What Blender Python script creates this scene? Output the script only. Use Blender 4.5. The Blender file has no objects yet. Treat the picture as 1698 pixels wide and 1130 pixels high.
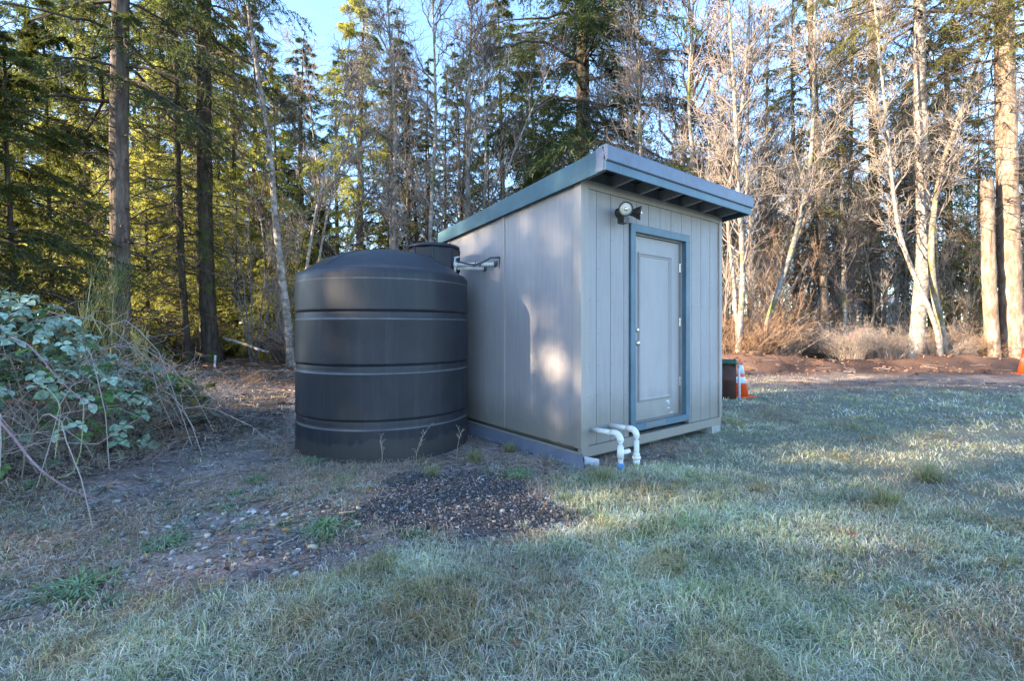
import bpy, math, random
import numpy as np
from mathutils import Vector, Matrix

random.seed(7)
rng = np.random.default_rng(11)
R = math.radians
sc = bpy.context.scene
col = sc.collection

# ------------------------------------------------------------------ camera, sky, sun, exposure
CAM_H = 1.28
F = 779.0                       # focal length in pixels of the 1698 px wide photograph
cam = bpy.data.cameras.new('camera')
cam.sensor_width = 36.0
cam.lens = 36.0 * F / 1698.0
cam.shift_y = -20.0 / 1698.0
cam.clip_start = 0.05
cam.clip_end = 2000
camo = bpy.data.objects.new('camera', cam)
col.objects.link(camo)
camo.location = (0, 0, CAM_H)
camo.rotation_euler = (R(90), 0, 0)
sc.camera = camo

SUN_ALPHA = 20.0                # the sun stands to the left and a little behind the camera
SUN_EL = 17.0
w = bpy.data.worlds.new('World')
sc.world = w
w.use_nodes = True
nt = w.node_tree
bg = nt.nodes['Background']
sky = nt.nodes.new('ShaderNodeTexSky')
sky.sky_type = 'NISHITA'
sky.sun_disc = False
sky.sun_elevation = R(SUN_EL)
ts = Vector((-math.cos(R(SUN_ALPHA)) * math.cos(R(SUN_EL)), -math.sin(R(SUN_ALPHA)) * math.cos(R(SUN_EL)), math.sin(R(SUN_EL))))
sky.sun_rotation = math.atan2(ts.x, ts.y)
sky.altitude = 100
sky.air_density = 1.0
sky.dust_density = 0.3
sky.ozone_density = 3.0
nt.links.new(sky.outputs[0], bg.inputs[0])
bg.inputs[1].default_value = 0.15
sun = bpy.data.lights.new('sun', 'SUN')
sun.energy = 4.3
sun.angle = R(0.6)
sun.color = (1.0, 0.80, 0.56)
suno = bpy.data.objects.new('sun', sun)
col.objects.link(suno)
suno.rotation_euler = (-ts).to_track_quat('-Z', 'Y').to_euler()
vs = sc.view_settings
vs.view_transform = 'Standard'
vs.look = 'None'
vs.gamma = 1
vs.use_curve_mapping = False
vs.exposure = 2.55
sc.cycles.max_bounces = 6
sc.cycles.diffuse_bounces = 3
sc.cycles.transparent_max_bounces = 8
sc.cycles.use_denoising = True

# ------------------------------------------------------------------ helpers: pixels to places
def GX(px, Y):
    return (px - 849.0) / F * Y
def G(px, py):
    """the point of flat ground seen at a pixel of the photograph"""
    Y = CAM_H * F / (py - 545.0)
    return GX(px, Y), Y
def PT(px, py, Y):
    return (GX(px, Y), Y, CAM_H + (545.0 - py) / F * Y)

# ------------------------------------------------------------------ helpers: noise in numpy
_perm = rng.random((256, 256))
def vnoise(x, y):
    xi = np.floor(x).astype(int); yi = np.floor(y).astype(int)
    fx = x - xi; fy = y - yi
    fx = fx * fx * (3 - 2 * fx); fy = fy * fy * (3 - 2 * fy)
    a = _perm[xi & 255, yi & 255]; b = _perm[(xi + 1) & 255, yi & 255]
    c = _perm[xi & 255, (yi + 1) & 255]; d = _perm[(xi + 1) & 255, (yi + 1) & 255]
    return (a * (1 - fx) + b * fx) * (1 - fy) + (c * (1 - fx) + d * fx) * fy
def fbm(x, y, o=4):
    s = 0; a = .5; t = 0
    for i in range(o):
        s = s + a * vnoise(x * 2 ** i + 17.3 * i, y * 2 ** i - 9.1 * i); t += a; a *= .5
    return s / t
def sstep(a, b, x):
    t = np.clip((x - a) / (b - a), 0, 1)
    return t * t * (3 - 2 * t)
def sdpoly(P, x, y):
    """signed distance to a polygon, negative inside"""
    P = np.array(P); n = len(P)
    d = np.full(x.shape, 1e9); s = np.ones(x.shape)
    for i in range(n):
        j = (i - 1) % n
        ex, ey = P[j] - P[i]
        wx = x - P[i][0]; wy = y - P[i][1]
        t = np.clip((wx * ex + wy * ey) / (ex * ex + ey * ey), 0, 1)
        bx = wx - ex * t; by = wy - ey * t
        d = np.minimum(d, bx * bx + by * by)
        c1 = y >= P[i][1]; c2 = y < P[j][1]; c3 = ex * wy > ey * wx
        s = np.where((c1 & c2 & c3) | (~c1 & ~c2 & ~c3), -s, s)
    return s * np.sqrt(d)

# ------------------------------------------------------------------ helpers: objects
def tag(o, label=None, cat=None, group=None, kind=None):
    if label: o['label'] = label
    if cat: o['category'] = cat
    if group: o['group'] = group
    if kind: o['kind'] = kind
    return o
def empty(name, loc=(0, 0, 0), rz=0.0):
    o = bpy.data.objects.new(name, None)
    col.objects.link(o)
    o.location = loc; o.rotation_euler = (0, 0, rz)
    o.empty_display_size = .1
    return o
def link(name, me, parent=None, mat=None):
    if isinstance(me, tuple):       # a shared mesh that wears its own material on each object
        me, om = me
        if not me.materials: me.materials.append(om)
        o = bpy.data.objects.new(name, me); col.objects.link(o)
        if parent: o.parent = parent
        o.material_slots[0].link = 'OBJECT'; o.material_slots[0].material = om
        return o
    o = bpy.data.objects.new(name, me)
    col.objects.link(o)
    if parent: o.parent = parent
    if mat is not None and not me.materials: me.materials.append(mat)
    return o
def npmesh(name, V, tris=None, quads=None, colors=None, smooth=False):
    """fast mesh from arrays of corner indices"""
    V = np.asarray(V, dtype=np.float32)
    me = bpy.data.meshes.new(name)
    me.vertices.add(len(V)); me.vertices.foreach_set('co', V.ravel())
    loops = []; starts = []; totals = []; n = 0
    if quads is not None and len(quads):
        q = np.asarray(quads, dtype=np.int32); loops.append(q.ravel())
        starts.append(n + 4 * np.arange(len(q))); n += 4 * len(q); totals.append(np.full(len(q), 4))
    if tris is not None and len(tris):
        t = np.asarray(tris, dtype=np.int32); loops.append(t.ravel())
        starts.append(n + 3 * np.arange(len(t))); n += 3 * len(t); totals.append(np.full(len(t), 3))
    L = np.concatenate(loops); S = np.concatenate(starts).astype(np.int32)
    me.loops.add(len(L)); me.loops.foreach_set('vertex_index', L)
    me.polygons.add(len(S)); me.polygons.foreach_set('loop_start', S)
    try: me.polygons.foreach_set('loop_total', np.concatenate(totals).astype(np.int32))
    except Exception: pass
    me.polygons.foreach_set('use_smooth', np.full(len(S), smooth))
    me.update(calc_edges=True)
    if colors is not None:
        ca = me.color_attributes.new('Col', 'FLOAT_COLOR', 'POINT')
        c = np.ones((len(V), 4), dtype=np.float32); c[:, :3] = colors
        ca.data.foreach_set('color', c.ravel())
    return me
class Acc:
    """collects vertices, quads and triangles into one mesh"""
    def __init__(s): s.V = []; s.Q = []; s.T = []; s.C = []; s.n = 0
    def add(s, V, T=None, Q=None, C=None):
        V = np.asarray(V, dtype=float).reshape(-1, 3)
        if T is not None and len(T): s.T.append(np.asarray(T, dtype=int) + s.n)
        if Q is not None and len(Q): s.Q.append(np.asarray(Q, dtype=int) + s.n)
        s.V.append(V)
        if C is not None:
            C = np.asarray(C, dtype=float)
            s.C.append(np.broadcast_to(C, V.shape) if C.ndim == 1 else C)
        s.n += len(V)
    def mesh(s, name, smooth=False):
        return npmesh(name, np.concatenate(s.V), np.concatenate(s.T) if s.T else None,
                      np.concatenate(s.Q) if s.Q else None, np.concatenate(s.C) if s.C else None, smooth)
    # box in a frame: origin o, axes a,b,c (vectors incl. length)
    def box(s, o, a, b, c, C=None):
        o, a, b, c = [np.array(v, dtype=float) for v in (o, a, b, c)]
        V = [o, o + a, o + a + b, o + b, o + c, o + a + c, o + a + b + c, o + b + c]
        if np.dot(np.cross(a, b), c) > 0:
            Q = [(0, 3, 2, 1), (4, 5, 6, 7), (0, 1, 5, 4), (1, 2, 6, 5), (2, 3, 7, 6), (3, 0, 4, 7)]
        else:
            Q = [(0, 1, 2, 3), (7, 6, 5, 4), (4, 5, 1, 0), (5, 6, 2, 1), (6, 7, 3, 2), (7, 4, 0, 3)]
        s.add(V, Q=Q, C=C)
    def tube(s, P, rad, n=12, cap=True, C=None):
        P = np.asarray(P, dtype=float)[None]
        rad = np.broadcast_to(np.asarray(rad, dtype=float), (P.shape[1],))[None]
        V, Q = tubes(P, rad, n)
        T = []
        K = P.shape[1]
        if cap:
            for i in range(1, n - 1):
                T.append((0, i + 1, i)); b = (K - 1) * n; T.append((b, b + i, b + i + 1))
        s.add(V, T=T, Q=Q, C=C)
    def lathe(s, prof, o=(0, 0, 0), n=48, M=None, C=None, capb=True, capt=True):
        prof = np.array(prof, dtype=float); a = np.arange(n) * 2 * np.pi / n
        V = np.stack([prof[:, None, 0] * np.cos(a), prof[:, None, 0] * np.sin(a), np.broadcast_to(prof[:, None, 1], (len(prof), n))], -1).reshape(-1, 3)
        if M is not None: V = V @ np.array(M.to_3x3()).T
        V = V + np.array(o)
        i = np.arange(len(prof) - 1)[:, None] * n; j = np.arange(n)[None]; k = (j + 1) % n
        Q = np.stack([i + j, i + k, i + n + k, i + n + j], -1).reshape(-1, 4)
        T = []
        for q in range(1, n - 1):
            if capb: T.append((0, q + 1, q))
            if capt: b = (len(prof) - 1) * n; T.append((b, b + q, b + q + 1))
        s.add(V, T=T, Q=Q, C=C)
def norm(v):
    return v / np.maximum(np.linalg.norm(v, axis=-1, keepdims=True), 1e-9)
def tubes(P, rad, n=3):
    """N polylines of K points -> verts and quads of round tubes"""
    N, K, _ = P.shape
    T = np.gradient(P, axis=1); T = norm(T)
    ref = np.where(np.abs(T[..., 2:3]) > .9, np.array([1., 0, 0]), np.array([0, 0, 1.]))
    ref = ref[:, :1]; ref = np.broadcast_to(ref, T.shape)
    A = norm(np.cross(T, ref)); B = np.cross(T, A)
    a = np.arange(n) * 2 * np.pi / n
    V = P[:, :, None] + rad[:, :, None, None] * (A[:, :, None] * np.cos(a)[:, None] + B[:, :, None] * np.sin(a)[:, None])
    base = (np.arange(N) * K * n)[:, None, None] + (np.arange(K - 1) * n)[None, :, None]
    j = np.arange(n)[None, None]; k = (j + 1) % n
    Q = np.stack([base + j, base + k, base + n + k, base + n + j], -1).reshape(-1, 4)
    return V.reshape(-1, 3), Q

def rand_unit(n):
    v = rng.normal(size=(n, 3)); return norm(v)
def curve_pts(base, d, L, K, bend):
    """base (N,3), direction d (N,3), length L (N), bend (N,3) displacement at the tip"""
    t = np.linspace(0, 1, K)[None, :, None]
    return base[:, None] + d[:, None] * (L[:, None, None] * t) + bend[:, None] * (t ** 2)
def sample_on(P, t):
    """points and tangents on polylines P (N,K,3) at t (N,m) in 0..1"""
    N, K, _ = P.shape
    f = np.clip(t * (K - 1), 0, K - 1.001); i = f.astype(int); u = (f - i)[..., None]
    r = np.arange(N)[:, None]
    a = P[r, i]; b = P[r, i + 1]
    return a * (1 - u) + b * u, norm(b - a)

# ------------------------------------------------------------------ materials
def mat(name, color=(.5, .5, .5), rough=.7, metallic=0.0, spec=.3):
    m = bpy.data.materials.new(name); m.use_nodes = True
    b = m.node_tree.nodes['Principled BSDF']
    b.inputs['Base Color'].default_value = (*color, 1)
    b.inputs['Roughness'].default_value = rough
    b.inputs['Metallic'].default_value = metallic
    b.inputs['Specular IOR Level'].default_value = spec
    return m
def N(m, t, **kw):
    n = m.node_tree.nodes.new(t)
    for k, v in kw.items():
        if k in n.inputs: n.inputs[k].default_value = v
        else: setattr(n, k, v)
    return n
def L(m, a, b): m.node_tree.links.new(a, b)
def B(m): return m.node_tree.nodes['Principled BSDF']
def ramp(m, fac, stops):
    r = N(m, 'ShaderNodeValToRGB'); e = r.color_ramp.elements
    while len(e) < len(stops): e.new(.5)
    for i, (p, c) in enumerate(stops): e[i].position = p; e[i].color = (*c, 1) if len(c) == 3 else c
    L(m, fac, r.inputs[0]); return r.outputs[0]
def texco(m, scale=(1, 1, 1), out='Object'):
    tc = N(m, 'ShaderNodeTexCoord'); mp = N(m, 'ShaderNodeMapping')
    mp.inputs['Scale'].default_value = scale
    L(m, tc.outputs[out], mp.inputs[0]); return mp.outputs[0]
def noise(m, vec, scale, detail=4, rough=.6, dist=0.0):
    n = N(m, 'ShaderNodeTexNoise'); n.inputs['Scale'].default_value = scale
    n.inputs['Detail'].default_value = detail; n.inputs['Roughness'].default_value = rough
    n.inputs['Distortion'].default_value = dist
    L(m, vec, n.inputs['Vector']); return n.outputs['Fac']
def mixc(m, fac, a, b, mode='MIX'):
    x = N(m, 'ShaderNodeMix'); x.data_type = 'RGBA'; x.blend_type = mode
    if isinstance(fac, (int, float)): x.inputs[0].default_value = fac
    else: L(m, fac, x.inputs[0])
    for i, v in ((6, a), (7, b)):
        if isinstance(v, tuple): x.inputs[i].default_value = (*v, 1)
        else: L(m, v, x.inputs[i])
    return x.outputs[2]
def bump(m, h, strength=.5, dist=.01):
    b = N(m, 'ShaderNodeBump'); b.inputs['Strength'].default_value = strength; b.inputs['Distance'].default_value = dist
    L(m, h, b.inputs['Height']); L(m, b.outputs[0], B(m).inputs['Normal'])
def vcol(m):
    a = N(m, 'ShaderNodeAttribute'); a.attribute_name = 'Col'; return a.outputs['Color']

def leaf_mat(name, color=None, trans=.35, tcol=None, var=.35, rough=.6, scale=1.5):
    """foliage: diffuse with light passing through; brightness varies with place"""
    m = mat(name, color or (.1, .1, .1), rough, spec=.2)
    c = vcol(m) if color is None else None
    if color is not None:
        g = N(m, 'ShaderNodeNewGeometry')
        n1 = noise(m, g.outputs['Position'], scale, 3)
        dark = tuple(x * (1 - var) for x in color); lite = tuple(min(1, x * (1 + var)) for x in color)
        c = ramp(m, n1, [(.3, dark), (.7, lite)])
    L(m, c, B(m).inputs['Base Color'])
    tr = N(m, 'ShaderNodeBsdfTranslucent')
    if tcol: tr.inputs[0].default_value = (*tcol, 1)
    else: L(m, c, tr.inputs[0])
    mx = N(m, 'ShaderNodeMixShader'); mx.inputs[0].default_value = trans
    L(m, B(m).outputs[0], mx.inputs[1]); L(m, tr.outputs[0], mx.inputs[2])
    L(m, mx.outputs[0], m.node_tree.nodes['Material Output'].inputs[0])
    return m
def bark_mat(name, c1, c2, c3=None, zs=.25, sc_=9.0, moss=None, bstr=.8):
    m = mat(name, c1, .9, spec=.1)
    v = texco(m, (1, 1, zs))
    n1 = noise(m, v, sc_, 5, .65, .3)
    c = ramp(m, n1, [(.35, c1), (.55, c2), (.75, c3 or c2)])
    n2 = noise(m, texco(m), 1.3, 3)
    c = mixc(m, ramp(m, n2, [(.4, (0, 0, 0)), (.7, (.6, .6, .6))]), c, tuple(x * .6 for x in c1))
    if moss:
        n3 = noise(m, texco(m, (1, 1, .6)), 2.2, 4)
        c = mixc(m, ramp(m, n3, [(.52, (0, 0, 0)), (.62, (1, 1, 1))]), c, moss)
    L(m, c, B(m).inputs['Base Color'])
    bump(m, n1, bstr, .03)
    return m

M = {}
# siding paint: warm grey, dusty, streaked down the grain
def siding(name, base, streak=.16, zs=.06, sc_=26, bs=.25):
    m = mat(name, base, .62, spec=.3)
    v = texco(m, (1, 1, zs)); n1 = noise(m, v, sc_, 5, .7)
    n2 = noise(m, texco(m, (1, 1, .5)), 2.1, 4)
    n3 = noise(m, texco(m), 240, 2)
    d = tuple(x * (1 - streak) for x in base); l = tuple(x * (1 + streak) for x in base)
    c = ramp(m, n1, [(.3, d), (.7, l)])
    c = mixc(m, ramp(m, n2, [(.35, (0, 0, 0)), (.75, (.4, .4, .4))]), c, tuple(x * .72 for x in base))
    # splashed mud and algae along the foot
    tc = N(m, 'ShaderNodeNewGeometry'); sx = N(m, 'ShaderNodeSeparateXYZ'); L(m, tc.outputs['Position'], sx.inputs[0])
    add = N(m, 'ShaderNodeMath', operation='MULTIPLY_ADD'); L(m, n2, add.inputs[0]); add.inputs[1].default_value = -.6; L(m, sx.outputs[2], add.inputs[2])
    c = mixc(m, ramp(m, add.outputs[0], [(-.1 + .1, (.55, .55, .55)), (.32, (0, 0, 0))]), c, (.16, .15, .11))
    L(m, c, B(m).inputs['Base Color'])
    h = N(m, 'ShaderNodeMath', operation='ADD'); L(m, n1, h.inputs[0]); L(m, n3, h.inputs[1])
    bump(m, h.outputs[0], bs, .004)
    return m
M['siding'] = siding('siding_paint', (.37, .345, .352), .11, .05, 38, .3)
M['trimgrey'] = siding('grey_trim_paint', (.40, .365, .35), .08)
M['door'] = siding('door_paint', (.41, .385, .39), .05, .3, 8, .08)
def teal(name, base, frost=0.0):
    m = mat(name, base, .5, spec=.4)
    n1 = noise(m, texco(m, (1, 1, 1)), 3.5, 5, .65); n2 = noise(m, texco(m, (1, 1, .1)), 30, 4)
    c = ramp(m, n1, [(.3, tuple(x * .8 for x in base)), (.7, tuple(x * 1.2 for x in base))])
    c = mixc(m, ramp(m, n2, [(.55, (0, 0, 0)), (.8, (.35, .35, .35))]), c, tuple(min(1, x * 1.7 + .03) for x in base))
    if frost:
        g = N(m, 'ShaderNodeNewGeometry')
        n3 = noise(m, g.outputs['Position'], 14, 4)
        c = mixc(m, ramp(m, n3, [(.35, (frost * .5,) * 3), (.7, (frost,) * 3)]), c, (.52, .55, .66))
    L(m, c, B(m).inputs['Base Color']); bump(m, n2, .15, .003)
    return m
M['teal'] = teal('teal_blue_paint', (.038, .112, .150))
M['tealfrost'] = teal('frosted_sky_tint_flashing', (.085, .115, .18), .16)  # trim paint tinted for the sky it reflects, with frost mottled over
M['tealtrim'] = teal('blue_trim_paint', (.085, .15, .205))
M['soffit'] = siding('soffit_paint', (.21, .195, .19), .12)
M['boarding'] = siding('roof_boarding_wood', (.07, .062, .058), .2)
M['roofing'] = mat('roof_membrane', (.18, .19, .21), .8)
def metal():
    m = mat('satin_nickel', (.62, .60, .56), .25, 1.0)
    n1 = noise(m, texco(m), 60, 3); L(m, ramp(m, n1, [(.3, (.2,) * 3), (.8, (.45,) * 3)]), B(m).inputs['Roughness']); return m
M['metal'] = metal()
def tankm():
    m = mat('black_polyethylene', (.03, .031, .035), .45, spec=.45)
    n1 = noise(m, texco(m, (1, 1, .8)), 3.0, 5, .7); n2 = noise(m, texco(m, (1, 1, .05)), 14, 5, .75)
    n4 = noise(m, texco(m, (.25, .25, 3.0)), 9, 6, .8, 1.5)
    c = ramp(m, n1, [(.3, (.014, .0165, .024)), (.7, (.028, .032, .043))])
    c = mixc(m, ramp(m, n2, [(.5, (0, 0, 0)), (.85, (.40,) * 3)]), c, (.085, .088, .10))
    c = mixc(m, ramp(m, n4, [(.66, (0, 0, 0)), (.74, (.45,) * 3)]), c, (.13, .135, .15))
    tc = N(m, 'ShaderNodeNewGeometry'); sx = N(m, 'ShaderNodeSeparateXYZ'); L(m, tc.outputs['Position'], sx.inputs[0])
    add = N(m, 'ShaderNodeMath', operation='MULTIPLY_ADD'); L(m, n1, add.inputs[0]); add.inputs[1].default_value = -.35; L(m, sx.outputs[2], add.inputs[2])
    c = mixc(m, ramp(m, add.outputs[0], [(-.0, (.5,) * 3), (.03, (0, 0, 0))]), c, (.07, .065, .06))
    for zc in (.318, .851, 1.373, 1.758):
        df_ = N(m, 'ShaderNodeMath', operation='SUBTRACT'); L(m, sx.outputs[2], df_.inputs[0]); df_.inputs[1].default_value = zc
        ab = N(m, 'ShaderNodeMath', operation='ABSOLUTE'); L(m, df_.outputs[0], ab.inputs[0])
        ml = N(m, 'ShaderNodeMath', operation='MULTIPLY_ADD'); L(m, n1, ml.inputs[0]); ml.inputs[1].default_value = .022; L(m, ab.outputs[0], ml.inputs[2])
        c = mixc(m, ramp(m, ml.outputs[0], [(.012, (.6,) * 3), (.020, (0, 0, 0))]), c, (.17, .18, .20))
    L(m, c, B(m).inputs['Base Color'])
    L(m, ramp(m, n1, [(.3, (.42,) * 3), (.8, (.62,) * 3)]), B(m).inputs['Roughness'])
    n3 = noise(m, texco(m), 55, 3); bump(m, n3, .12, .004)
    return m
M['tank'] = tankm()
def dirtied(name, base, rough, dirt, amt=.4, sc_=6, spec=.4):
    m = mat(name, base, rough, spec=spec)
    n1 = noise(m, texco(m), sc_, 5, .7)
    L(m, mixc(m, ramp(m, n1, [(.45, (0, 0, 0)), (.75, (amt,) * 3)]), base, dirt), B(m).inputs['Base Color'])
    return m
M['pvc'] = dirtied('white_pvc', (.78, .79, .78), .35, (.42, .40, .33), .5, 14)
M['bluecap'] = dirtied('blue_pipe_primer', (.03, .20, .42), .5, (.5, .55, .6), .5, 30)
M['cable'] = dirtied('grey_cable_jacket', (.07, .07, .08), .6, (.3, .3, .3), .3, 30)
M['white'] = dirtied('white_weathered_paint', (.62, .66, .74), .6, (.3, .32, .36), .5, 14)
M['concrete'] = dirtied('concrete', (.36, .36, .34), .9, (.16, .18, .11), .8, 12)
M['lampblack'] = dirtied('black_lamp_housing', (.035, .03, .028), .5, (.2, .17, .14), .4, 30)
M['lamprefl'] = mat('lamp_reflector', (.85, .86, .84), .22, .9)
M['lensglass'] = mat('lamp_glass', (.50, .54, .50), .12, 0, .6)
M['orange'] = dirtied('cone_orange', (.80, .09, .015), .45, (.45, .12, .06), .5, 14)
M['orangepale'] = dirtied('faded_orange', (.72, .20, .12), .5, (.4, .18, .12), .5, 20)
M['reflective'] = dirtied('reflective_band', (.74, .76, .84), .4, (.35, .34, .36), .5, 40)
M['green'] = dirtied('dark_green_cap', (.015, .07, .05), .4, (.05, .10, .08), .4, 10)
M['rust'] = dirtied('brown_steel_casing', (.075, .035, .026), .75, (.03, .018, .016), .8, 8)
M['beigewall'] = dirtied('beige_siding', (.50, .48, .44), .7, (.35, .33, .3), .4, 2)
M['greyroof'] = dirtied('grey_shingles', (.42, .44, .48), .8, (.25, .26, .29), .5, 3)
M['darkglass'] = mat('window_glass', (.03, .04, .05), .08, 0, .6)
M['stake'] = dirtied('raw_pine_stake', (.55, .38, .22), .8, (.3, .2, .12), .5, 8)
M['pink'] = mat('pink_survey_paint', (.75, .12, .18), .6)

# bark
M['firbark'] = bark_mat('fir_bark', (.085, .065, .055), (.17, .135, .115), (.25, .215, .19), .18, 9)
M['firbarkdark'] = bark_mat('dark_fir_bark', (.035, .027, .023), (.085, .066, .055), (.15, .12, .10), .2, 9, (.07, .085, .03))
M['palebark'] = bark_mat('pale_bark', (.13, .105, .09), (.40, .35, .31), (.60, .55, .50), 1.1, 6)
M['tanbark'] = bark_mat('tan_bark', (.17, .11, .08), (.36, .27, .20), (.55, .46, .37), .3, 9)
M['alderbark'] = bark_mat('alder_bark', (.13, .11, .10), (.34, .31, .28), (.55, .53, .50), 1.6, 5, (.13, .15, .05))
M['greybark'] = bark_mat('grey_twig_bark', (.13, .105, .10), (.24, .20, .185), (.32, .28, .26), .6, 5)
M['mossbark'] = bark_mat('mossy_bark', (.17, .13, .10), (.32, .27, .21), (.45, .40, .34), .8, 6, (.14, .13, .05))
M['twig'] = mat('bare_twigs', (.33, .28, .25), .9, spec=.1)
M['twigdark'] = mat('dark_twigs', (.085, .068, .06), .9, spec=.1)
M['twigwarm'] = mat('orange_brown_twigs', (.30, .19, .12), .9, spec=.1)
M['twigpale'] = mat('pale_twigs', (.40, .34, .28), .9, spec=.1)
# foliage
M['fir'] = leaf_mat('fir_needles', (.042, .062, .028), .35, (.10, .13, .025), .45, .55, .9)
M['firsunlit'] = leaf_mat('sunlit_tint_needles', (.33, .34, .09), .5, (.52, .52, .12), .4, .6, .8)  # needle colour raised to warm yellow, standing in for sunlight on the boughs
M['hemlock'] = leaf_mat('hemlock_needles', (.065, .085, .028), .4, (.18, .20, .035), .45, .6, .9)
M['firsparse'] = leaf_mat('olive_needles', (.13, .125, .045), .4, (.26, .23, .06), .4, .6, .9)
M['vleaf'] = leaf_mat('painted_foliage', None, .25)
M['grass'] = leaf_mat('grass_blades', None, .22, rough=.7)
print('materials ok')

# ------------------------------------------------------------------ terrain
def zone_px(pts): return [G(*p) for p in pts]
SOIL = zone_px([(-900, 1010), (-400, 700), (0, 640), (150, 600), (300, 588), (500, 588), (520, 600), (640, 600), (900, 640), (985, 768),
                (1100, 735), (1150, 735), (1120, 762), (1010, 778), (925, 800), (935, 870), (840, 900), (700, 905), (600, 935), (500, 975), (330, 985), (150, 985), (0, 1030), (-200, 1100)])
GRAVEL = zone_px([(555, 850), (640, 805), (745, 785), (850, 785), (905, 822), (928, 868), (850, 890), (700, 900), (610, 882), (530, 872)])
STONES = zone_px([(255, 880), (420, 842), (560, 838), (620, 890), (560, 945), (400, 985), (250, 960), (200, 905)])
MULCH = zone_px([(150, 720), (300, 690), (430, 640), (480, 650), (490, 700), (330, 760), (180, 800), (40, 860), (-300, 1000), (-300, 720)])
BANKTOP = 23.0
def wobble(x, y): return (fbm(x * 1.3 + 3, y * 1.3, 3) - .5)
def ground_z(x, y):
    z = (fbm(x * .35, y * .35, 3) - .5) * .10 * sstep(1, 6, np.hypot(x, y))
    z = z + (fbm(x * 2.2, y * 2.2, 3) - .5) * .05
    z = z + sstep(11, 40, y) * .9 * sstep(4, -8, x) + sstep(15, 45, y) * .5 * sstep(2, 10, x)
    # the gravel heap
    cx, cy = G(765, 835); d = np.hypot((x - cx) / 1.0, (y - cy) / .75)
    z = z + .035 * np.exp(-d * d * 1.4)
    # bank below the brambles
    d = np.hypot((x + 5.7) / 2.5, (y - 4.8) / 2.2); z = z + .42 * np.exp(-d * d * 1.6)
    # the ground stays level round the shed
    cx, cy = .4, 5.9
    k = sstep(2.2, 3.4, np.hypot(x - cx, y - cy)); z = z * (.25 + .75 * k)
    # earth berm on the far right
    bx = x; ridge = 15.2 + .25 * np.sin(bx * .7) - .02 * bx
    prof = np.exp(-((y - ridge) / .95) ** 2)
    h = .06 + .18 * fbm(bx * .55 + 4, bx * 0 + 1.0, 2)
    for c, wd, a in ((7.7, 1.0, .30), (9.1, .6, .12), (14.2, 1.4, .24), (17.2, 1.2, .12), (6.2, .8, .2)):
        h = h + a * np.exp(-((bx - c) / wd) ** 2)
    h = h * sstep(4.6, 6.6, bx) * (1 - .5 * sstep(19, 23, bx))
    z = z + h * prof * (.75 + .7 * fbm(x * 3.1, y * 3.1, 4))
    z = z + sstep(4.5, 7, bx) * .10 * np.exp(-((y - 14.0) / 1.2) ** 2) * fbm(x * 4, y * 4, 3)
    return z
def masks(x, y):
    wb = wobble(x, y)
    d = sdpoly(SOIL, x, y) + wb * .55
    soil = 1 - sstep(-.12, .12, d)
    gd = sdpoly(GRAVEL, x, y) + wb * .45 + (fbm(x * 7, y * 7, 2) - .5) * .25
    gravel = 1 - sstep(-.18, .12, gd)
    mul = (1 - sstep(-.2, .2, sdpoly(MULCH, x, y) + wb * .5))
    far = sstep(9.0, 10.3, y + wb * 2.2 + .12 * (x - 8) * 0) * sstep(1.5, 3, x)     # bare trampled strip before the berm
    berm = sstep(12.6, 13.4, y + wb * 1.2) * sstep(4.0, 5.6, x) * (1 - sstep(16.5, 18, y + wb))
    forest = np.maximum(sstep(17, 18.5, y + wb * 2), sstep(9.5, 11.5, y + wb * 2) * sstep(0, -2, x + 1.5))
    forest = np.maximum(forest, sstep(-6.5, -8, x) * 1.0)
    return soil, gravel, mul, far, berm, forest
def mix3(a, b, t): return a * (1 - t[..., None]) + np.array(b) * t[..., None]
def ground_color(x, y):
    soil, gravel, mul, far, berm, forest = masks(x, y)
    n = fbm(x * 1.7, y * 1.7, 4); n2 = fbm(x * 9, y * 9, 3)
    c = np.broadcast_to(np.array((.19, .21, .16)), x.shape + (3,)).copy()
    c = mix3(c, (.26, .22, .17), sstep(.5, .7, n) * .8)
    c = mix3(c, (.17, .135, .125), far)
    c = mix3(c, (.27, .22, .19), far * sstep(.5, .65, n2) * .6)
    c = mix3(c, (.25, .205, .19), soil)
    c = mix3(c, (.42, .34, .31), soil * sstep(.46, .62, n) * .75)
    c = mix3(c, (.065, .056, .054), mul * .85)
    c = mix3(c, (.045, .043, .045), gravel * .92)
    c = mix3(c, (.085, .060, .042), forest)
    c = mix3(c, (.20, .125, .075), forest * sstep(.5, .65, n2) * .7)
    c = mix3(c, (.085, .046, .033), berm)
    c = mix3(c, (.20, .105, .065), berm * sstep(.42, .62, n))
    return c * (.75 + .5 * n2[..., None])

gm = mat('soil_and_turf', (.1, .1, .1), .95, spec=.1)
_v = texco(gm); _n = noise(gm, _v, 34, 6, .75); _n2 = noise(gm, _v, 160, 3, .6)
_c = mixc(gm, 1.0, vcol(gm), ramp(gm, _n, [(.25, (.45,) * 3), (.75, (1.5,) * 3)]), 'MULTIPLY')
_c = mixc(gm, ramp(gm, _n2, [(.55, (0, 0, 0)), (.72, (.6,) * 3)]), _c, (.48, .48, .50))   # rime
L(gm, _c, B(gm).inputs['Base Color']); bump(gm, _n, .9, .03)
M['ground'] = gm

nr, na = 290, 380
rr = .35 * np.exp(np.linspace(0, math.log(500 / .35), nr))
aa = np.linspace(0, 2 * np.pi, na, endpoint=False)
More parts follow.
